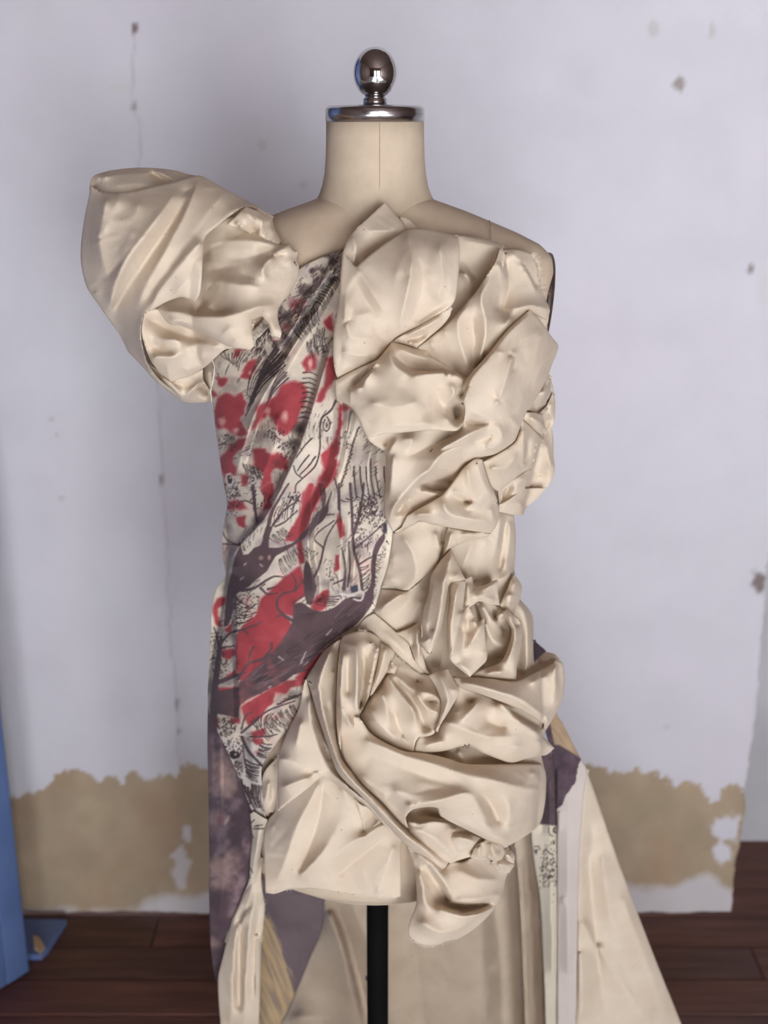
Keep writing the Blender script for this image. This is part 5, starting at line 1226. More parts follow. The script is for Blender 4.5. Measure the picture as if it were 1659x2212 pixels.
for p in [[(330, 1600), (500, 1450), (620, 1330), (740, 1150), (760, 1080), (770, 960), (840, 950), (920, 1000), (1000, 1020), (1100, 990), (1190, 920), (1270, 900), (1330, 900), (1370, 850), (1400, 780), (1400, 650), (1430, 480), (1510, 370), (1515, 430), (1450, 560), (1430, 800), (1410, 960), (1390, 1010), (1300, 1110), (1150, 1210), (1000, 1330), (900, 1450), (820, 1500), (680, 1600), (560, 1660), (340, 1780), (320, 1890), (130, 1850), (140, 1670), (320, 1640)],
          [(200, 1150), (230, 850), (260, 720), (290, 580), (340, 480), (360, 560), (400, 550), (450, 500), (500, 480), (530, 380), (550, 330), (600, 330), (570, 430), (570, 500), (650, 500), (780, 450), (850, 370), (905, 325), (880, 400), (780, 480), (680, 540), (620, 580), (560, 680), (480, 750), (400, 820), (330, 860), (290, 900), (280, 1000), (240, 1130)],
          [(870, 600), (900, 640), (950, 800), (920, 975), (880, 960), (860, 880), (850, 700)], [(900, 350), (1000, 210), (1060, 100), (1040, 240), (930, 360), (890, 440)]]:
    fill(T2, p, TRUNK, 2.0, 1.2)
for _ in range(90):       # brushed streaks along the big branch
    t = rs.random(); x = 330 + 1060 * t; y = 1700 - 700 * t + rs.uniform(-120, 90)
    stroke(T2, [(x, y), (x + rs.uniform(60, 150), y - rs.uniform(40, 100))], rs.uniform(2, 5), 1, [INK, GREYP, INK * .9][rs.randrange(3)], rs.uniform(.12, .35), False)
for a, b in [((830, 1440), (870, 1350)), ((650, 1390), (690, 1420)), ((1040, 1210), (1080, 1170)), ((500, 640), (520, 655)), ((340, 760), (365, 740)), ((570, 1640), (590, 1625)), ((370, 640), (385, 625)), ((850, 1470), (890, 1430))]:
    stroke(T2, [a, b], 3.4, 1.6, WHITE, .6, False)
smudge(T2, 505, 585, 24, 22, PINK, .7); smudge(T2, 570, 580, 16, 22, PINK, .7)
for pts, w0, w1 in [([(750, 1090), (690, 1050), (640, 990), (640, 920), (700, 870), (780, 850), (835, 780)], 5, 2), ([(780, 850), (790, 780), (760, 720)], 3, 2), ([(690, 1050), (630, 1060)], 3, 2),
                    ([(170, 1290), (250, 1200), (350, 1170), (460, 1130), (520, 1100)], 4, 2), ([(350, 1170), (400, 1200)], 3, 2), ([(320, 1570), (400, 1450), (520, 1410), (610, 1350)], 4, 5), ([(400, 1450), (420, 1350), (445, 1310)], 3, 4), ([(520, 1410), (590, 1320), (590, 1280)], 3, 4),
                    ([(820, 1500), (900, 1440)], 6, 2), ([(780, 1520), (900, 1490)], 5, 2), ([(110, 2080), (125, 1700), (165, 1350), (180, 1240)], 13, 5), ([(165, 1350), (140, 1200), (120, 1150)], 4, 2), ([(165, 1320), (290, 1300)], 4, 2), ([(150, 1600), (310, 1540), (380, 1520)], 7, 3),
                    ([(345, 2010), (450, 1920), (560, 1830), (780, 1750)], 4, 2.4), ([(345, 1980), (380, 1870), (440, 1840)], 3, 2), ([(560, 340), (600, 200), (690, 40), (730, -20)], 5, 2.5), ([(600, 320), (690, 200), (800, 120)], 4, 2), ([(620, 330), (700, 290), (800, 200)], 3, 2),
                    ([(900, 350), (960, 240), (1010, 180), (1000, 80), (980, -20)], 6, 3), ([(960, 240), (1100, 230)], 4, 2), ([(1230, -20), (1245, 200), (1260, 500), (1310, 700), (1330, 850)], 4, 5), ([(1140, -20), (1145, 150), (1150, 280)], 3, 3), ([(1265, 380), (1300, 250), (1330, 100), (1340, -20)], 5, 4), ([(1280, 500), (1400, 400), (1510, 300)], 2.4, 2),
                    ([(990, 620), (1040, 420), (1130, 270)], 3, 2), ([(930, 760), (990, 620), (1010, 500)], 4, 2), ([(1010, 500), (940, 420), (1100, 280)], 2.5, 2), ([(1180, 840), (1190, 650), (1160, 500)], 5, 2), ([(1180, 760), (1090, 800)], 3, 2), ([(1210, 820), (1230, 640), (1215, 450)], 3, 2), ([(1300, 640), (1400, 580), (1480, 560)], 3, 2), ([(350, 850), (450, 830), (600, 740), (700, 740)], 5, 2), ([(560, 840), (620, 820)], 4, 2), ([(500, 830), (560, 880), (640, 870)], 4, 2),
                    ([(440, 0), (450, 150), (470, 280)], 5, 4), ([(450, 150), (380, 120), (320, 130)], 3, 2), ([(190, 370), (230, 440), (320, 480)], 2.4, 2), ([(190, 470), (320, 480)], 2, 2), ([(420, 2040), (560, 2040), (640, 2020)], 3, 2), ([(300, 900), (290, 1000)], 3, 3), ([(820, 740), (870, 860), (770, 950)], 2, 2)]:
    stroke(T2, pts, w0 * 1.15, w1, np.array([92, 74, 78]) / 255., .95)
bundle(T2, (600, 180), (560, 330), (830, 60), (760, 250), 9, 1.8, 14); bundle(T2, (640, 600), (700, 720), (800, 500), (840, 560), 12, 1.6, 10); bundle(T2, (580, 420), (640, 470), (680, 330), (760, 400), 9, 1.8, 8)
bundle(T2, (300, 900), (420, 980), (300, 1130), (440, 1080), 12, 1.8, 12); bundle(T2, (1010, 880), (1150, 900), (950, 960), (1120, 960), 6, 2.0, 8); bundle(T2, (1320, 660), (1380, 640), (1330, 860), (1390, 760), 8, 2, 10); bundle(T2, (1420, 560), (1480, 600), (1420, 760), (1450, 780), 9, 1.8, 8)
bundle(T2, (480, 1960), (560, 2060), (760, 1780), (840, 1860), 24, 1.8, 14); bundle(T2, (420, 1900), (460, 1980), (600, 1850), (560, 1920), 10, 1.8, 10); bundle(T2, (640, 1780), (720, 1740), (760, 1700), (850, 1690), 10, 1.8, 10)
for cx, cy, n in [(1370, 180, 120), (1290, 230, 60), (1330, 420, 50), (500, 100, 40), (270, 160, 40), (150, 1250, 40), (180, 1480, 40), (220, 1960, 110), (160, 1400, 30), (420, 930, 50), (330, 1060, 40), (1450, 260, 60)]:
    dots(T2, cx, cy, 80, 80, n, 1.6)
fill(T2, [(1230, 820), (1290, 800), (1300, 860), (1240, 870)], np.array([70, 70, 84]) / 255., 3, 1); fill(T2, [(1500, 300), (1540, 300), (1530, 390), (1500, 370)], np.array([70, 64, 72]) / 255., 3, 1)
stroke(T2, [(1150, 880), (1250, 890), (1330, 860), (1320, 930), (1260, 920)], 4, 3, WHITE, .9)
# cream selvedge next to the pinned seam
fill(T2, [(1530, 300), (1590, 330), (1590, 480), (1500, 830), (1430, 980), (1300, 1160), (1180, 1230), (1290, 1120), (1400, 980), (1470, 800), (1530, 480)], np.array([226, 214, 196]) / 255., 2, 1)

# --- tail with hatching and the eye
fill(T3, [(200, -10), (330, 20), (420, 20), (640, 30), (560, 210), (552, 560), (560, 640), (480, 600), (400, 480), (300, 280), (240, 80)], WHITE * .97, 4, 3)
fill(T3, [(470, -10), (540, -10), (560, 20), (520, 45), (480, 30)], RED, 4, 3, .9); smudge(T3, 500, 100, 34, 22, RED, .6)
bundle(T3, (400, 160), (520, 210), (410, 300), (500, 350), 12, 2.6, 8); bundle(T3, (450, 380), (480, 560), (540, 390), (548, 600), 9, 2.6, 8); bundle(T3, (540, 20), (620, 40), (500, 130), (600, 150), 8, 2.6, 8); bundle(T3, (350, 330), (400, 420), (440, 440), (490, 600), 14, 2.4, 12)
stroke(T3, [(370, -30), (420, 80), (480, 150), (548, 220)], 6, 4); stroke(T3, [(380, 60), (400, 200), (440, 330)], 4, 2); dots(T3, 300, 60, 90, 90, 90, 1.6); dots(T3, 330, 240, 50, 70, 50, 1.6); dots(T3, 420, 470, 50, 80, 60, 1.8)
smudge(T3, 355, 190, 40, 90, INK, .45); smudge(T3, 400, 100, 30, 40, GREYP, .5)
fill(T3, [(265, 100), (300, 85), (345, 105), (350, 135), (310, 160), (275, 145)], np.array([58, 46, 48]) / 255., 2, 1); smudge(T3, 315, 118, 10, 10, WHITE, .95)

canvas *= (0.86 + 0.28 * fbm(_gx / 34.0, _gy / 34.0, 201, 4))[..., None]
for _ in range(70):
    smudge(TI, rs.uniform(500, 620), rs.uniform(1290, 1560), rs.uniform(5, 12), rs.uniform(5, 12), np.array([190, 96, 98]) / 255., rs.uniform(.1, .3))
def sample_canvas(px, py):
    x = np.clip(px - CX0, 0, CW - 1.01); y = np.clip(py - CY0, 0, CH - 1.01)
    xi = x.astype(int); yi = y.astype(int); fx = (x - xi)[:, None]; fy = (y - yi)[:, None]
    c = (canvas[yi, xi] * (1 - fx) + canvas[yi, xi + 1] * fx) * (1 - fy) + (canvas[yi + 1, xi] * (1 - fx) + canvas[yi + 1, xi + 1] * fx) * fy
    c = np.clip(c, 0, 1)
    return PRINT_K * np.where(c <= 0.04045, c / 12.92, ((c + 0.055) / 1.055) ** 2.4)

# pieces with an all-over brushed print
def mauve(px, py):
    n = fbm(px / 30.0, py / 34.0, 40, 4); m = fbm(px / 13.0, py / 13.0, 41, 3)
    a = np.array([124, 103, 109]) / 255.; b = np.array([158, 132, 134]) / 255.; d = np.array([96, 76, 82]) / 255.; pk = np.array([206, 172, 160]) / 255.
    t = np.clip((n - .35) * 3, 0, 1)[:, None]
    c = d * (1 - t) + a * t
    t = np.clip((n - .55) * 5, 0, 1)[:, None]; c = c * (1 - t) + b * t
    for cx, cy, rx, ry, al in [(478, 1668, 34, 46, .8), (470, 1770, 28, 24, .55), (474, 1872, 34, 32, .85), (505, 1850, 20, 22, .35), (480, 1905, 36, 20, .6), (462, 2035, 18, 14, .4), (486, 1700, 26, 24, .5)]:
        w = np.clip(1.3 - np.hypot((px - cx) / rx, (py - cy) / ry) - (m - .5) * 1.2, 0, 1)[:, None] * al
        c = c * (1 - w) + pk * w
    w = np.clip(1.2 - np.hypot((px - 476 - (py - 1770) * -.2) / 8, (py - 1770) / 15), 0, 1)[:, None] * .8
    c = c * (1 - w) + np.array([150, 92, 98]) / 255. * w
    w = np.clip(1.2 - np.hypot((px - 490 + (py - 1772) * .5) / 4, (py - 1772) / 12), 0, 1)[:, None] * .9
    c = c * (1 - w) + np.array([226, 196, 188]) / 255. * w
    # lighter limit: cream stripe on the far edge of the panel and dark trunk at its left edge
    w = np.clip((456 + (py - 1480) * .03 - px) / 5, 0, 1)[:, None] * np.where(py < 1700, .6, 0)[:, None]
    c = c * (1 - w) + d * w
    return PRINT_K * np.where(c <= 0.04045, c / 12.92, ((c + 0.055) / 1.055) ** 2.4)

MP = M_PRINT
# the back of the skirt, wrapped round the form and running out into the train
def skirt_back():
    na, nz = 60, 60
    V = []; px_ = []; py_ = []
    for j in range(nz):
        z = -0.47 - 0.38 * j / (nz - 1)
        zi = max(z, -0.76)
        a_ = float(np.interp(zi, SZ, SECT[::-1, 1])) + 0.007
        b_ = max(float(np.interp(zi, SZ, SECT[::-1, 3])) + 0.007, float(np.interp(z, [-1.02, -0.60], [0.222, 0.10])))
        t0 = float(np.interp(z, [-0.80, -0.55], [0.42, 0.02]))
        for i in range(na):
            t = t0 + (math.pi - 2 * t0) * i / (na - 1)
            f = 1 + 0.012 * math.sin(9 * t) * min(1, max(0, (-0.5 - z) / 0.3))
            V.append((BODY_CX + a_ * f * math.cos(t), b_ * f * math.sin(t), CAM_Z + z))
            px_.append(470 + 90 * i / na + 40 * math.sin(j * .1)); py_.append(1600 + 8 * j)
    F = [(j * na + i, j * na + i + 1, (j + 1) * na + i + 1, (j + 1) * na + i) for j in range(nz - 1) for i in range(na - 1)]
    me = mesh_np('skirt_back', np.array(V), np.array(F))
    c = mauve(np.array(px_), np.array(py_))
    at = me.color_attributes.new('print', 'FLOAT_COLOR', 'POINT')
    at.data.foreach_set('color', np.concatenate([c, np.ones((len(c), 1))], 1).astype(np.float32).ravel())
    o = link('skirt_back', me, MP, dress); o['label'] = 'mauve printed back of the skirt'
skirt_back()
# ------------------------------------------------------------------ bodice
def off(line, dx, dy, h): return [(x + dx, y + dy, h) for x, y, *_ in line]
La = [(736, 566, 14), (700, 606, 17), (668, 648, 18), (634, 706, 16), (600, 760, 12)]
Lb = [(731, 590, 16), (690, 664, 20), (634, 748, 22), (606, 798, 22), (556, 884, 20), (531, 955, 18), (515, 1015, 14)]
Lc = [(720, 730, 16), (690, 831, 20), (670, 895, 22), (645, 970, 23), (620, 1025, 23), (592, 1085, 23), (563, 1130, 22), (510, 1188, 18), (497, 1222, 14)]
Ld = [(727, 817, 14), (741, 887, 18), (731, 997, 20), (709, 1053, 21), (679, 1103, 21), (667, 1183, 20), (680, 1265, 17), (676, 1306, 10)]
Le = [(762, 890, 12), (745, 956, 17), (724, 1030, 18), (715, 1080, 14)]
Lf = [(805, 960, 12), (796, 1010, 15), (800, 1080, 12)]
Lg = [(742, 1120, 15), (738, 1190, 16), (734, 1250, 12)]
Lh = [(770, 1180, 14), (764, 1260, 14)]
bod = [La, Lb, Lc, Ld, Le, Lf, Lg, Lh, off(La, 10, 9, 5), off(Lb, 11, 8, 7), off(Lc, -9, -6, 6), off(Ld, 10, 2, 6), off(Le, 10, 4, 5), off(Lf, 12, 2, 4), off(Lg, 10, 0, 7), off(Lh, 9, 0, 6),
       off(La, -14, -12, 7), off(Lb, -22, -14, 11), off(Ld, -22, -4, 14),
       [(560, 860, 15), (535, 910, 15)], [(600, 900, 15), (590, 970, 15), (560, 1040, 13)], [(497, 1226, 16), (560, 1222, 13), (620, 1240, 12)], [(500, 1236, 6), (540, 1262, 9)], [(630, 1306, 14), (660, 1310, 15), (690, 1300, 14)], [(640, 1318, 7), (665, 1322, 5), (690, 1314, 7)],
       [(511, 1290, 13), (511, 1400, 14), (514, 1480, 14), (518, 1560, 12)], [(504, 1300, 5), (503, 1400, 5), (506, 1480, 5), (509, 1550, 4)], [(560, 1400, 13), (600, 1440, 12)], [(608, 1470, 10), (640, 1478, 12)], [(604, 1478, 5), (640, 1488, 6)], [(540, 1600, 10), (552, 1690, 8)], [(528, 1580, 5), (540, 1680, 4)], [(470, 900, 8), (486, 1000, 8)]]
bodice = cloth('printed_bodice', dress, MP, [(760, 536, 3), (744, 537, 5), (720, 546, 6), (690, 557, 6), (664, 570, 6), (640, 586, 5), (600, 640, 3), (560, 700, 3), (500, 750, 3), (463, 776, 3), (458, 830, 4), (460, 870, 4), (466, 930, 4), (474, 985, 4), (482, 1040, 5), (491, 1088, 5), (482, 1140, 5), (480, 1198, 5), (487, 1245, 5), (466, 1272, 6), (458, 1315, 7), (454, 1381, 7), (451, 1448, 7), (449, 1520, 7), (458, 1560, 6), (476, 1592, 6), (495, 1632, 6), (520, 1690, 6), (540, 1742, 5), (548, 1757, 5), (577, 1771, 5), (569, 1740, 6), (566, 1700, 8), (567, 1653, 10), (600, 1602, 9), (627, 1567, 8), (645, 1530, 7), (664, 1490, 6), (690, 1450, 5), (730, 1405, 4), (775, 1370, 4), (806, 1324, 5), (824, 1272, 5), (837, 1230, 5), (848, 1185, 5), (851, 1150, 5), (850, 1100, 3), (850, 1000, 3), (820, 930, 3), (780, 880, 3), (760, 800, 3), (760, 700, 3), (765, 600, 3)],
   bod, step=2.0, blur=4, wr=.8, roll=(6, 1.5), lip=4, color=sample_canvas, iters=160, hs=1.7)
bodice['label'] = 'red, black and cream tree printed bodice'

# ------------------------------------------------------------------ skirt sides and train
def side_base(px, py):
    s = np.interp(py, [1450, 1650, 1900, 2300], [0.0, 0.005, 0.03, 0.09])
    w = np.clip((1960 - py) / 120.0, 0, 1)
    return s * (1 - w) + np.minimum(s, body_depth(px, py) + 0.056) * w
lp = cloth('printed_train', dress, MP, [(455, 1440, 4), (500, 1440, 26), (520, 1540, 50), (540, 1640, 60), (548, 1740, 62), (552, 1760, 60), (547, 1812, 56), (543, 1850, 52), (538, 1905, 46), (524, 1945, 40), (506, 1985, 34), (486, 2055, 26), (474, 2120, 20), (468, 2120, 10), (462, 2098, 8), (455, 2040, 4), (452, 1950, 2), (452, 1850, 2), (450, 1700, 2), (448, 1600, 4), (450, 1500, 4)],
   [[(470, 1500, 20), (475, 1600, 34), (478, 1700, 38), (480, 1850, 34), (475, 1980, 22)], [(463, 1560, 16), (464, 1700, 18), (462, 1900, 12)], [(510, 1700, 50), (520, 1800, 50), (510, 1900, 40)]], step=2.6, base=side_base, color=mauve, wr=1.0, roll=(6, 2), lip=6)
lp['label'] = 'mauve and peach printed side of the train'
def cream_ticks(px, py):
    c = np.tile(np.array([224, 210, 190]) / 255., (len(px), 1))
    for a, b in [((549, 1785), (566, 1782)), ((548, 1790), (570, 1790)), ((541, 1778), (550, 1771)), ((544, 1803), (547, 1810)), ((541, 1876), (546, 1885)), ((536, 1885), (540, 1897)), ((531, 1925), (534, 1924))]:
        a = np.array(a); d = np.array(b) - a
        t = np.clip(((px - a[0]) * d[0] + (py - a[1]) * d[1]) / (d @ d), 0, 1)
        w = np.clip(1.9 - np.hypot(px - a[0] - t * d[0], py - a[1] - t * d[1]), 0, 1)[:, None] * .9
        c = c * (1 - w) + INK * w
    return PRINT_K * np.where(c <= 0.04045, c / 12.92, ((c + 0.055) / 1.055) ** 2.4)
cloth('train_border', dress, MP, [(540, 1758, 68), (548, 1752, 70), (566, 1764, 72), (578, 1771, 72), (574, 1800, 70), (566, 1830, 66), (556, 1880, 60), (546, 1912, 56), (532, 1950, 50), (518, 1980, 44), (500, 2012, 38), (490, 2044, 34), (500, 1990, 38), (514, 1960, 44), (524, 1936, 50), (537, 1902, 56), (541, 1850, 62), (545, 1812, 66)], [[(560, 1790, 76), (552, 1850, 70), (540, 1910, 60)]], step=2.2, base=side_base, color=cream_ticks, wr=.4, roll=(5, 2), lip=5)
C('train_tail', [(556, 1868, 40), (562, 1850, 42), (566, 1856, 42), (564, 1900, 44), (570, 1944, 46), (572, 1956, 46), (570, 1985, 44), (565, 2035, 42), (563, 2122, 40), (559, 2212, 38), (556, 2330, 30), (545, 2460, 20), (488, 2460, 20), (480, 2330, 22), (476, 2212, 24), (472, 2160, 24), (471, 2112, 24), (480, 2072, 26), (496, 2010, 30), (512, 1968, 36), (536, 1914, 42)],
  [[(545, 1910, 52), (530, 1970, 48), (512, 2020, 44), (505, 2080, 42), (500, 2200, 38)], [(540, 1950, 40), (520, 1990, 32), (517, 2060, 28), (515, 2180, 24)], [(552, 1930, 54), (540, 2000, 52), (532, 2100, 46), (526, 2212, 40)], [(560, 1960, 44), (552, 2040, 40), (548, 2150, 36)], [(556, 2020, 50), (554, 2150, 46)]], base=side_base, step=3.5, wr=.7, roll=(5, 2), lip=5, label='raw edged cream train tail')
def inner_print(px, py):
    a = np.array([108, 94, 98]) / 255.; tan = np.array([190, 164, 126]) / 255.; gr = np.array([146, 126, 112]) / 255.
    n = fbm(px / 40.0, py / 40.0, 3, 3)[:, None]
    c = a * (0.9 + .25 * n)
    lim = np.interp(py, [1960, 2000, 2060, 2120, 2200], [565, 592, 615, 636, 650])
    u = px - lim + 10 * (fbm((px - py * .45) / 7.0, py / 30.0, 6, 2) - .5) * 2
    fur = np.clip(-u / 4, 0, 1)[:, None]
    s = fbm((px - py * .42) / 6.0, py / 60.0, 9, 2)[:, None]
    f = tan * np.clip((s - .3) * 3, 0, 1) + gr * (1 - np.clip((s - .3) * 3, 0, 1))
    c = c * (1 - fur) + f * fur
    return PRINT_K * np.where(c <= 0.04045, c / 12.92, ((c + 0.055) / 1.055) ** 2.4)
o = cloth('train_lining', dress, MP, [(520, 1880, 10), (580, 1900, 6), (640, 1915, 0), (704, 1915, 0), (700, 1960, 2), (698, 1985, 3), (690, 2022, 4), (672, 2062, 6), (640, 2140, 8), (600, 2226, 10), (560, 2330, 10), (520, 2330, 14), (530, 2100, 14), (535, 1980, 12)], [[(600, 1960, 14), (590, 2100, 18)], [(660, 1960, 2), (640, 2080, 4)]], base=0.16, step=3, color=inner_print, wr=.8, roll=None, lip=3)
o['label'] = 'grey mauve printed lining seen under the hem'
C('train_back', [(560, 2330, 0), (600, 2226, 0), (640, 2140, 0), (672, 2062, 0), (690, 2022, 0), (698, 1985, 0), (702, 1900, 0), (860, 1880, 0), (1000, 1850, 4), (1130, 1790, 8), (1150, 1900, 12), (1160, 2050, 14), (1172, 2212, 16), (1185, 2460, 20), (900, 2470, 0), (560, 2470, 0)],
  [[(705, 1960, 10), (720, 1990, 16), (745, 2060, 20), (775, 2212, 24)], [(725, 1960, -8), (745, 2020, -10), (780, 2140, -10), (800, 2230, -8)], [(760, 1950, 6), (800, 2040, 10), (830, 2200, 14)], [(640, 2200, 22), (720, 2200, 26)], [(880, 1950, -12), (900, 2100, -14), (920, 2250, -12)], [(1000, 1950, 0), (1010, 2100, 2)], [(1060, 1900, 16), (1080, 2050, 20), (1090, 2250, 22)], [(1040, 1960, 4), (1050, 2200, 6)]], base=0.20, step=6, wr=.8, roll=None, lip=3, mat=M_SHADED, label='inside of the train, its shade put into a tan colour')
# right side of the train
RB = 0.10
C('train_pleat', [(1108, 1790, 0), (1146, 1770, 0), (1152, 1850, 0), (1166, 1942, 0), (1172, 2050, 0), (1176, 2212, 0), (1180, 2460, 0), (1140, 2460, 0), (1134, 2212, 0), (1128, 2050, 0), (1120, 1900, 0)], [[(1135, 1850, -14), (1145, 2000, -14), (1152, 2212, -14)]], base=RB + 0.02, step=5, roll=(5, 2), lip=4, mat=M_SHADED)  # inner pleat, its shade painted in by the darker cloth colour
def ink_corner(px, py):
    c = np.tile(np.array([222, 210, 190]) / 255., (len(px), 1))
    n = fbm(px / 9.0, py / 9.0, 4, 3)
    dk = np.clip((np.interp(px, [1140, 1170, 1205, 1215], [1776, 1781, 1784, 1786]) - py) / 2 + .5, 0, 1)[:, None]
    def st(pts, w):
        nonlocal c
        for a, b in zip(pts[:-1], pts[1:]):
            a = np.array(a, float); d = np.array(b) - a
            t = np.clip(((px - a[0]) * d[0] + (py - a[1]) * d[1]) / (d @ d + 1e-9), 0, 1)
            q = np.clip(w - np.hypot(px - a[0] - t * d[0], py - a[1] - t * d[1]), 0, 1)[:, None] * .8
            c = c * (1 - q) + INK * q
    st([(1186, 1788), (1185, 1797), (1189, 1804), (1194, 1806)], 1.8); st([(1198, 1788), (1196, 1796), (1200, 1798)], 3); st([(1155, 1829), (1163, 1828), (1167, 1835)], 1.8); st([(1154, 1836), (1158, 1843), (1160, 1836)], 2.4); st([(1178, 1832), (1184, 1840), (1192, 1846)], 2.2); st([(1196, 1818), (1197, 1822)], 3)
    r2 = random.Random(3)
    for _ in range(150):
        x, y = r2.gauss(1190, 12), r2.gauss(1875, 22)
        if x < 1160: continue
        st([(x, y), (x + r2.uniform(-2, 2), y + 2.5)], 1.5)
    for _ in range(16):
        x, y = r2.uniform(1160, 1180), r2.uniform(1860, 1940); st([(x, y), (x + 1, y + 3)], 1.6)
    dkc = np.array([92, 76, 80]) / 255. * (0.85 + .35 * n)[:, None]
    c = c * (1 - dk) + dkc * dk
    return PRINT_K * np.where(c <= 0.04045, c / 12.92, ((c + 0.055) / 1.055) ** 2.4)
o = cloth('printed_train_pleat', dress, MP, [(1140, 1640, 20), (1178, 1600, 20), (1200, 1650, 16), (1206, 1783, 14), (1206, 2212, 14), (1206, 2460, 14), (1178, 2460, 12), (1178, 2212, 12), (1172, 2050, 12), (1166, 1942, 12), (1152, 1850, 12), (1146, 1783, 14)], [[(1190, 1640, 24), (1188, 1800, 22), (1194, 2100, 24)], [(1175, 1700, 14), (1170, 1800, 14)]], base=RB, step=2.4, color=ink_corner, wr=.5, roll=(5, 2), lip=5)
o['label'] = 'dark and ink dotted print on the right of the train'
def trunk_top(px, py):
    n = fbm(px / 12.0, py / 20.0, 30, 4)
    s = fbm((px * .8 - py * .5) / 4.0, (py + px) / 40.0, 31, 2)
    dk = np.array([86, 70, 78]) / 255. * (.8 + .45 * n)[:, None]
    tan = np.array([176, 150, 122]) / 255. * (.85 + .25 * s)[:, None]
    lav = np.array([214, 202, 194]) / 255. * np.ones((len(px), 1))
    up = np.clip((np.interp(px, [1150, 1180, 1196, 1210, 1252, 1270], [1560, 1575, 1608, 1610, 1636, 1650]) - py) / 2 + .5, 0, 1)
    up = up * np.clip((px - np.interp(py, [1540, 1620], [1184, 1200])) / 2 + .5, 0, 1)
    low = np.clip((py - np.interp(px + 6 * (n - .5), [1190, 1204, 1214, 1226, 1242, 1252, 1262], [1760, 1746, 1738, 1714, 1692, 1648, 1630])) / 2 + .5, 0, 1)
    c = dk * (1 - up[:, None]) + tan * up[:, None]
    c = c * (1 - low[:, None]) + lav * low[:, None]
    return PRINT_K * np.where(c <= 0.04045, c / 12.92, ((c + 0.055) / 1.055) ** 2.4)
o = cloth('printed_train_pleat', dress, MP, [(1150, 1380, 0), (1166, 1394, 4), (1180, 1408, 6), (1200, 1500, 10), (1203, 1543, 12), (1214, 1560, 12), (1236, 1604, 10), (1254, 1638, 8), (1268, 1664, 8), (1262, 1710, 16), (1256, 1780, 18), (1251, 1880, 18), (1247, 2050, 18), (1244, 2212, 18), (1240, 2460, 18), (1203, 2460, 16), (1204, 2212, 16), (1204, 1900, 16), (1203, 1783, 18), (1195, 1640, 14), (1178, 1580, 10), (1160, 1500, 6)], [[(1225, 1650, 18), (1228, 1780, 24), (1226, 2100, 26)], [(1206, 1660, 22), (1207, 1900, 24)], [(1216, 1940, 26), (1240, 1985, 22)]], base=RB - 0.004, step=2.4, color=trunk_top, wr=.6, roll=(5, 2), lip=5)
o['label'] = 'tree trunk print running into a pale train pleat'
C('train_wing', [(1266, 1660, 14), (1285, 1712, 10), (1320, 1815, 4), (1357, 1918, -4), (1415, 2070, -12), (1472, 2212, -20), (1570, 2460, -30), (1238, 2460, 22), (1243, 2212, 22), (1247, 2050, 22), (1250, 1880, 22), (1256, 1760, 22), (1260, 1700, 20)],
  [[(1262, 1700, 28), (1256, 1800, 30), (1254, 1950, 28), (1252, 2212, 26)], [(1278, 1780, 10), (1276, 1900, 6), (1290, 2050, 6), (1310, 2212, 8)], [(1300, 1850, 14), (1320, 1980, 12), (1370, 2150, 4)], [(1254, 1990, 27), (1290, 2046, 16), (1340, 2120, 11), (1420, 2240, 0)], [(1345, 1940, 8), (1400, 2090, -2), (1440, 2200, -10)]], base=RB + 0.01, step=4, wr=.8, roll=(6, 3), lip=5, label='pale cream wing of the train spreading to the right')

# ------------------------------------------------------------------ pins, loose threads and frayed edges, set on the cloth they belong to
bpy.context.view_layer.update()
_dg = bpy.context.evaluated_depsgraph_get()
def hit(px_, py_):
    u = (px_ - IW / 2) / FPX; v = -(py_ - IH / 2) / FPX
    d = Vector((u, v * SP + CP, v * CP - SP)).normalized()
    ok, loc, nor, _i, _o, _m = scene.ray_cast(_dg, cam.location, d)
    return (loc, nor, d) if ok else (None, None, d)

def pin(a, b=None):
    l, n, d = hit(*a)
    if l is None or l.y > 0.2: return
    bm = bmesh.new()
    if b is None:
        r_ = bmesh.ops.create_uvsphere(bm, u_segments=10, v_segments=6, radius=0.0011)
        bmesh.ops.translate(bm, vec=l - d * 0.0006, verts=r_['verts'])
        tube(bm, [l - d * 0.0006, l - d * 0.0002 + Vector((0.002, 0, -0.003))], 0.00035, 5)
    else:
        l2, _, d2 = hit(*b)
        if l2 is None: return
        tube(bm, [l - d * 0.0012, (l + l2) / 2 - d * 0.0018, l2 - d * 0.0012], 0.0004, 6)
        r_ = bmesh.ops.create_uvsphere(bm, u_segments=10, v_segments=6, radius=0.0009)
        bmesh.ops.translate(bm, vec=l - d * 0.0012, verts=r_['verts'])
    bm_obj('pin', bm, M_PIN, dress)
for q in [((836, 1170),), ((805, 1303),), ((800, 1389), (806, 1387)), ((999, 872),), ((1030, 1001), (1043, 996)), ((1074, 1086),), ((636, 567),), ((1093, 548),), ((668, 1473), (673, 1476)), ((1151, 1384),), ((930, 975), (934, 970))]:
    pin(*q)

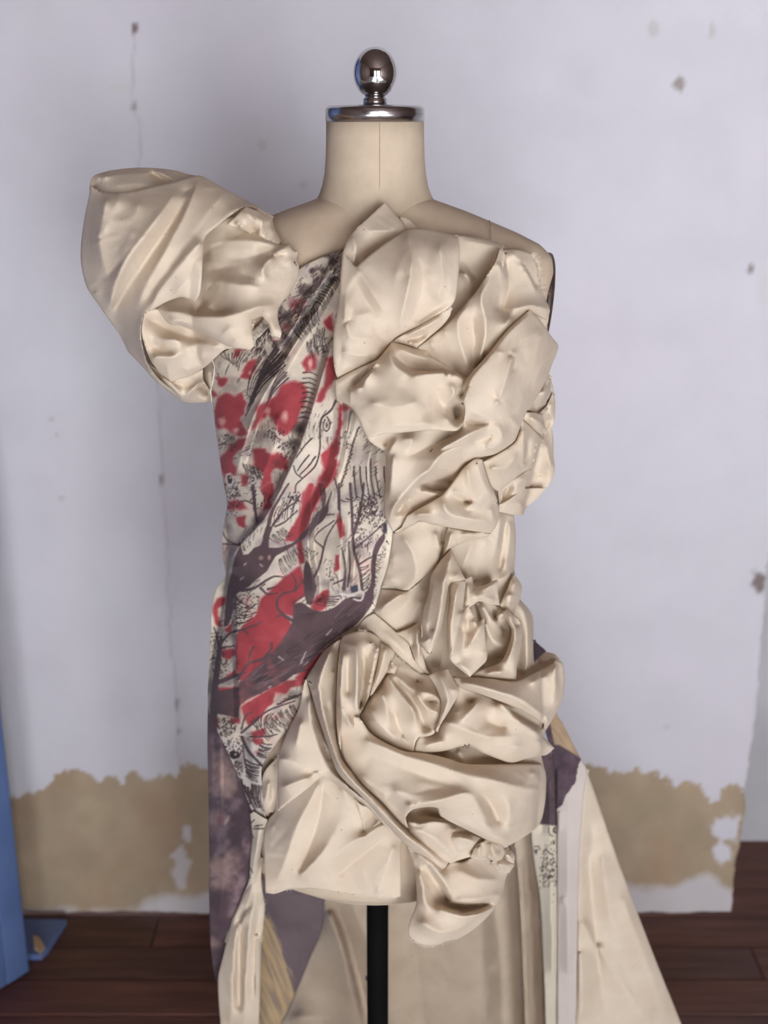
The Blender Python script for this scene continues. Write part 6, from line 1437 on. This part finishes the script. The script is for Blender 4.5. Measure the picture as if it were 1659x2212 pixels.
def thread(name, pts, r=0.00028, mat=M_THREAD, lift=0.0016):
    out = []
    for p in cr(pts, 5):
        l, n, d = hit(float(p[0]), float(p[1]))
        if l is None or l.y > 0.15:
            l = P(float(p[0]), float(p[1]), out[-1].y if out else -0.05); d = Vector((0, 1, 0))
        out.append(l - d * lift)
    for k in range(1, len(out)):      # keep strands from jumping between layers
        if abs(out[k].y - out[k - 1].y) > 0.02:
            out[k] = P(float(cr(pts, 5)[k][0]), float(cr(pts, 5)[k][1]), out[k - 1].y)
    bm = bmesh.new(); tube(bm, out, r, 5)
    return bm_obj(name, bm, mat, dress)
thread('loose_thread', [(458, 777), (463, 790), (461, 812), (457, 835), (456, 850), (457, 868)])
thread('loose_thread', [(459, 778), (464, 800), (460, 826), (454, 846), (458, 862)])
thread('loose_thread', [(548, 742), (556, 730), (570, 716), (582, 700)], 0.0002)
thread('loose_thread', [(552, 752), (566, 738), (578, 716)], 0.0002)
M_DARKTHREAD = noisy_mat('dark_thread', (60, 46, 40), (80, 62, 54), scale=100)
thread('stitch', [(1000, 1614), (1006, 1610), (1012, 1612), (1014, 1607)], 0.0003, M_DARKTHREAD)
thread('stitch', [(1003, 1608), (1010, 1616), (1013, 1609)], 0.0003, M_DARKTHREAD)
thread('stitch', [(1022, 1834), (1027, 1830), (1038, 1826)], 0.0003, M_DARKTHREAD)
thread('stitch', [(1099, 1826), (1103, 1832), (1101, 1838)], 0.0003, M_DARKTHREAD)

def fray(pts, n, lmin, lmax, dirv, spread=0.7, inner=3.0):
    """short cotton fibres standing out of a raw edge"""
    bm = bmesh.new()
    rf = random.Random(int(pts[0][0] * 7 + pts[0][1]))
    line = [np.array(p, float) for p in cr(pts, 8)]
    dv = np.array(dirv, float); dv /= np.linalg.norm(dv)
    a0 = math.atan2(dv[1], dv[0])
    for _ in range(n):
        k = rf.uniform(0, len(line) - 1.001); i = int(k)
        p = line[i] + (line[i + 1] - line[i]) * (k - i)
        l, nn, d = hit(p[0] - dv[0] * inner, p[1] - dv[1] * inner)
        if l is None or l.y > 0.25: continue
        an = a0 + rf.gauss(0, spread); L = rf.uniform(lmin, lmax)
        y0 = l.y - 0.0006
        s = []
        for t in (0, 0.5, 1.0):
            aa = an + t * rf.uniform(-0.7, 0.7)
            s.append(P(p[0] - dv[0] * inner + (L + inner) * t * math.cos(aa), p[1] - dv[1] * inner + (L + inner) * t * math.sin(aa), y0 - 0.001 * t * rf.random()))
        tube(bm, s, 0.00016, 3, [1, .8, .3])
    if len(bm.verts) == 0:
        bm.free(); return
    o = bm_obj('frayed_fibres', bm, M_THREAD, dress)
    o['kind'] = 'stuff'; o['label'] = 'frayed cotton fibres on a raw edge'
fray([(1148, 548), (1160, 566), (1165, 600), (1176, 640)], 90, 4, 16, (1, -.25), .5)
fray([(575, 1928), (622, 1922), (665, 1920), (715, 1925), (765, 1934), (850, 1941)], 120, 1, 5, (0, 1), .6, 2)
fray([(884, 2026), (912, 2042), (940, 2042), (990, 2026)], 90, 2, 7, (-.1, 1), .6, 2)
fray([(548, 692), (545, 712), (550, 745)], 50, 2, 7, (1, 0), .5, 2)
fray([(582, 720), (594, 729), (604, 731)], 30, 2, 7, (-.2, 1), .5, 2)
fray([(600, 1632), (597, 1650), (594, 1665)], 40, 4, 12, (-1, .2), .6, 2)
fray([(1030, 1852), (1055, 1856), (1075, 1876), (1100, 1884)], 110, 4, 14, (0, 1), 1.0, 3)
fray([(1046, 1822), (1070, 1830), (1090, 1842)], 70, 4, 12, (.2, 1), 1.2, 3)
fray([(566, 1935), (571, 1955), (568, 1990), (564, 2035)], 60, 2, 8, (1, 0), .5, 2)
fray([(852, 1409), (872, 1427), (895, 1447), (918, 1457)], 50, 2, 6, (-.5, 1), .6, 2)
fray([(770, 1361), (790, 1362), (805, 1366)], 30, 2, 6, (-.3, -1), .6, 2)
fray([(1186, 806), (1192, 816), (1194, 826)], 40, 3, 8, (1, -.2), .8, 2)
fray([(572, 455 + 8), (590, 460), (606, 456)], 30, 2, 7, (0, -1), .6, 3)
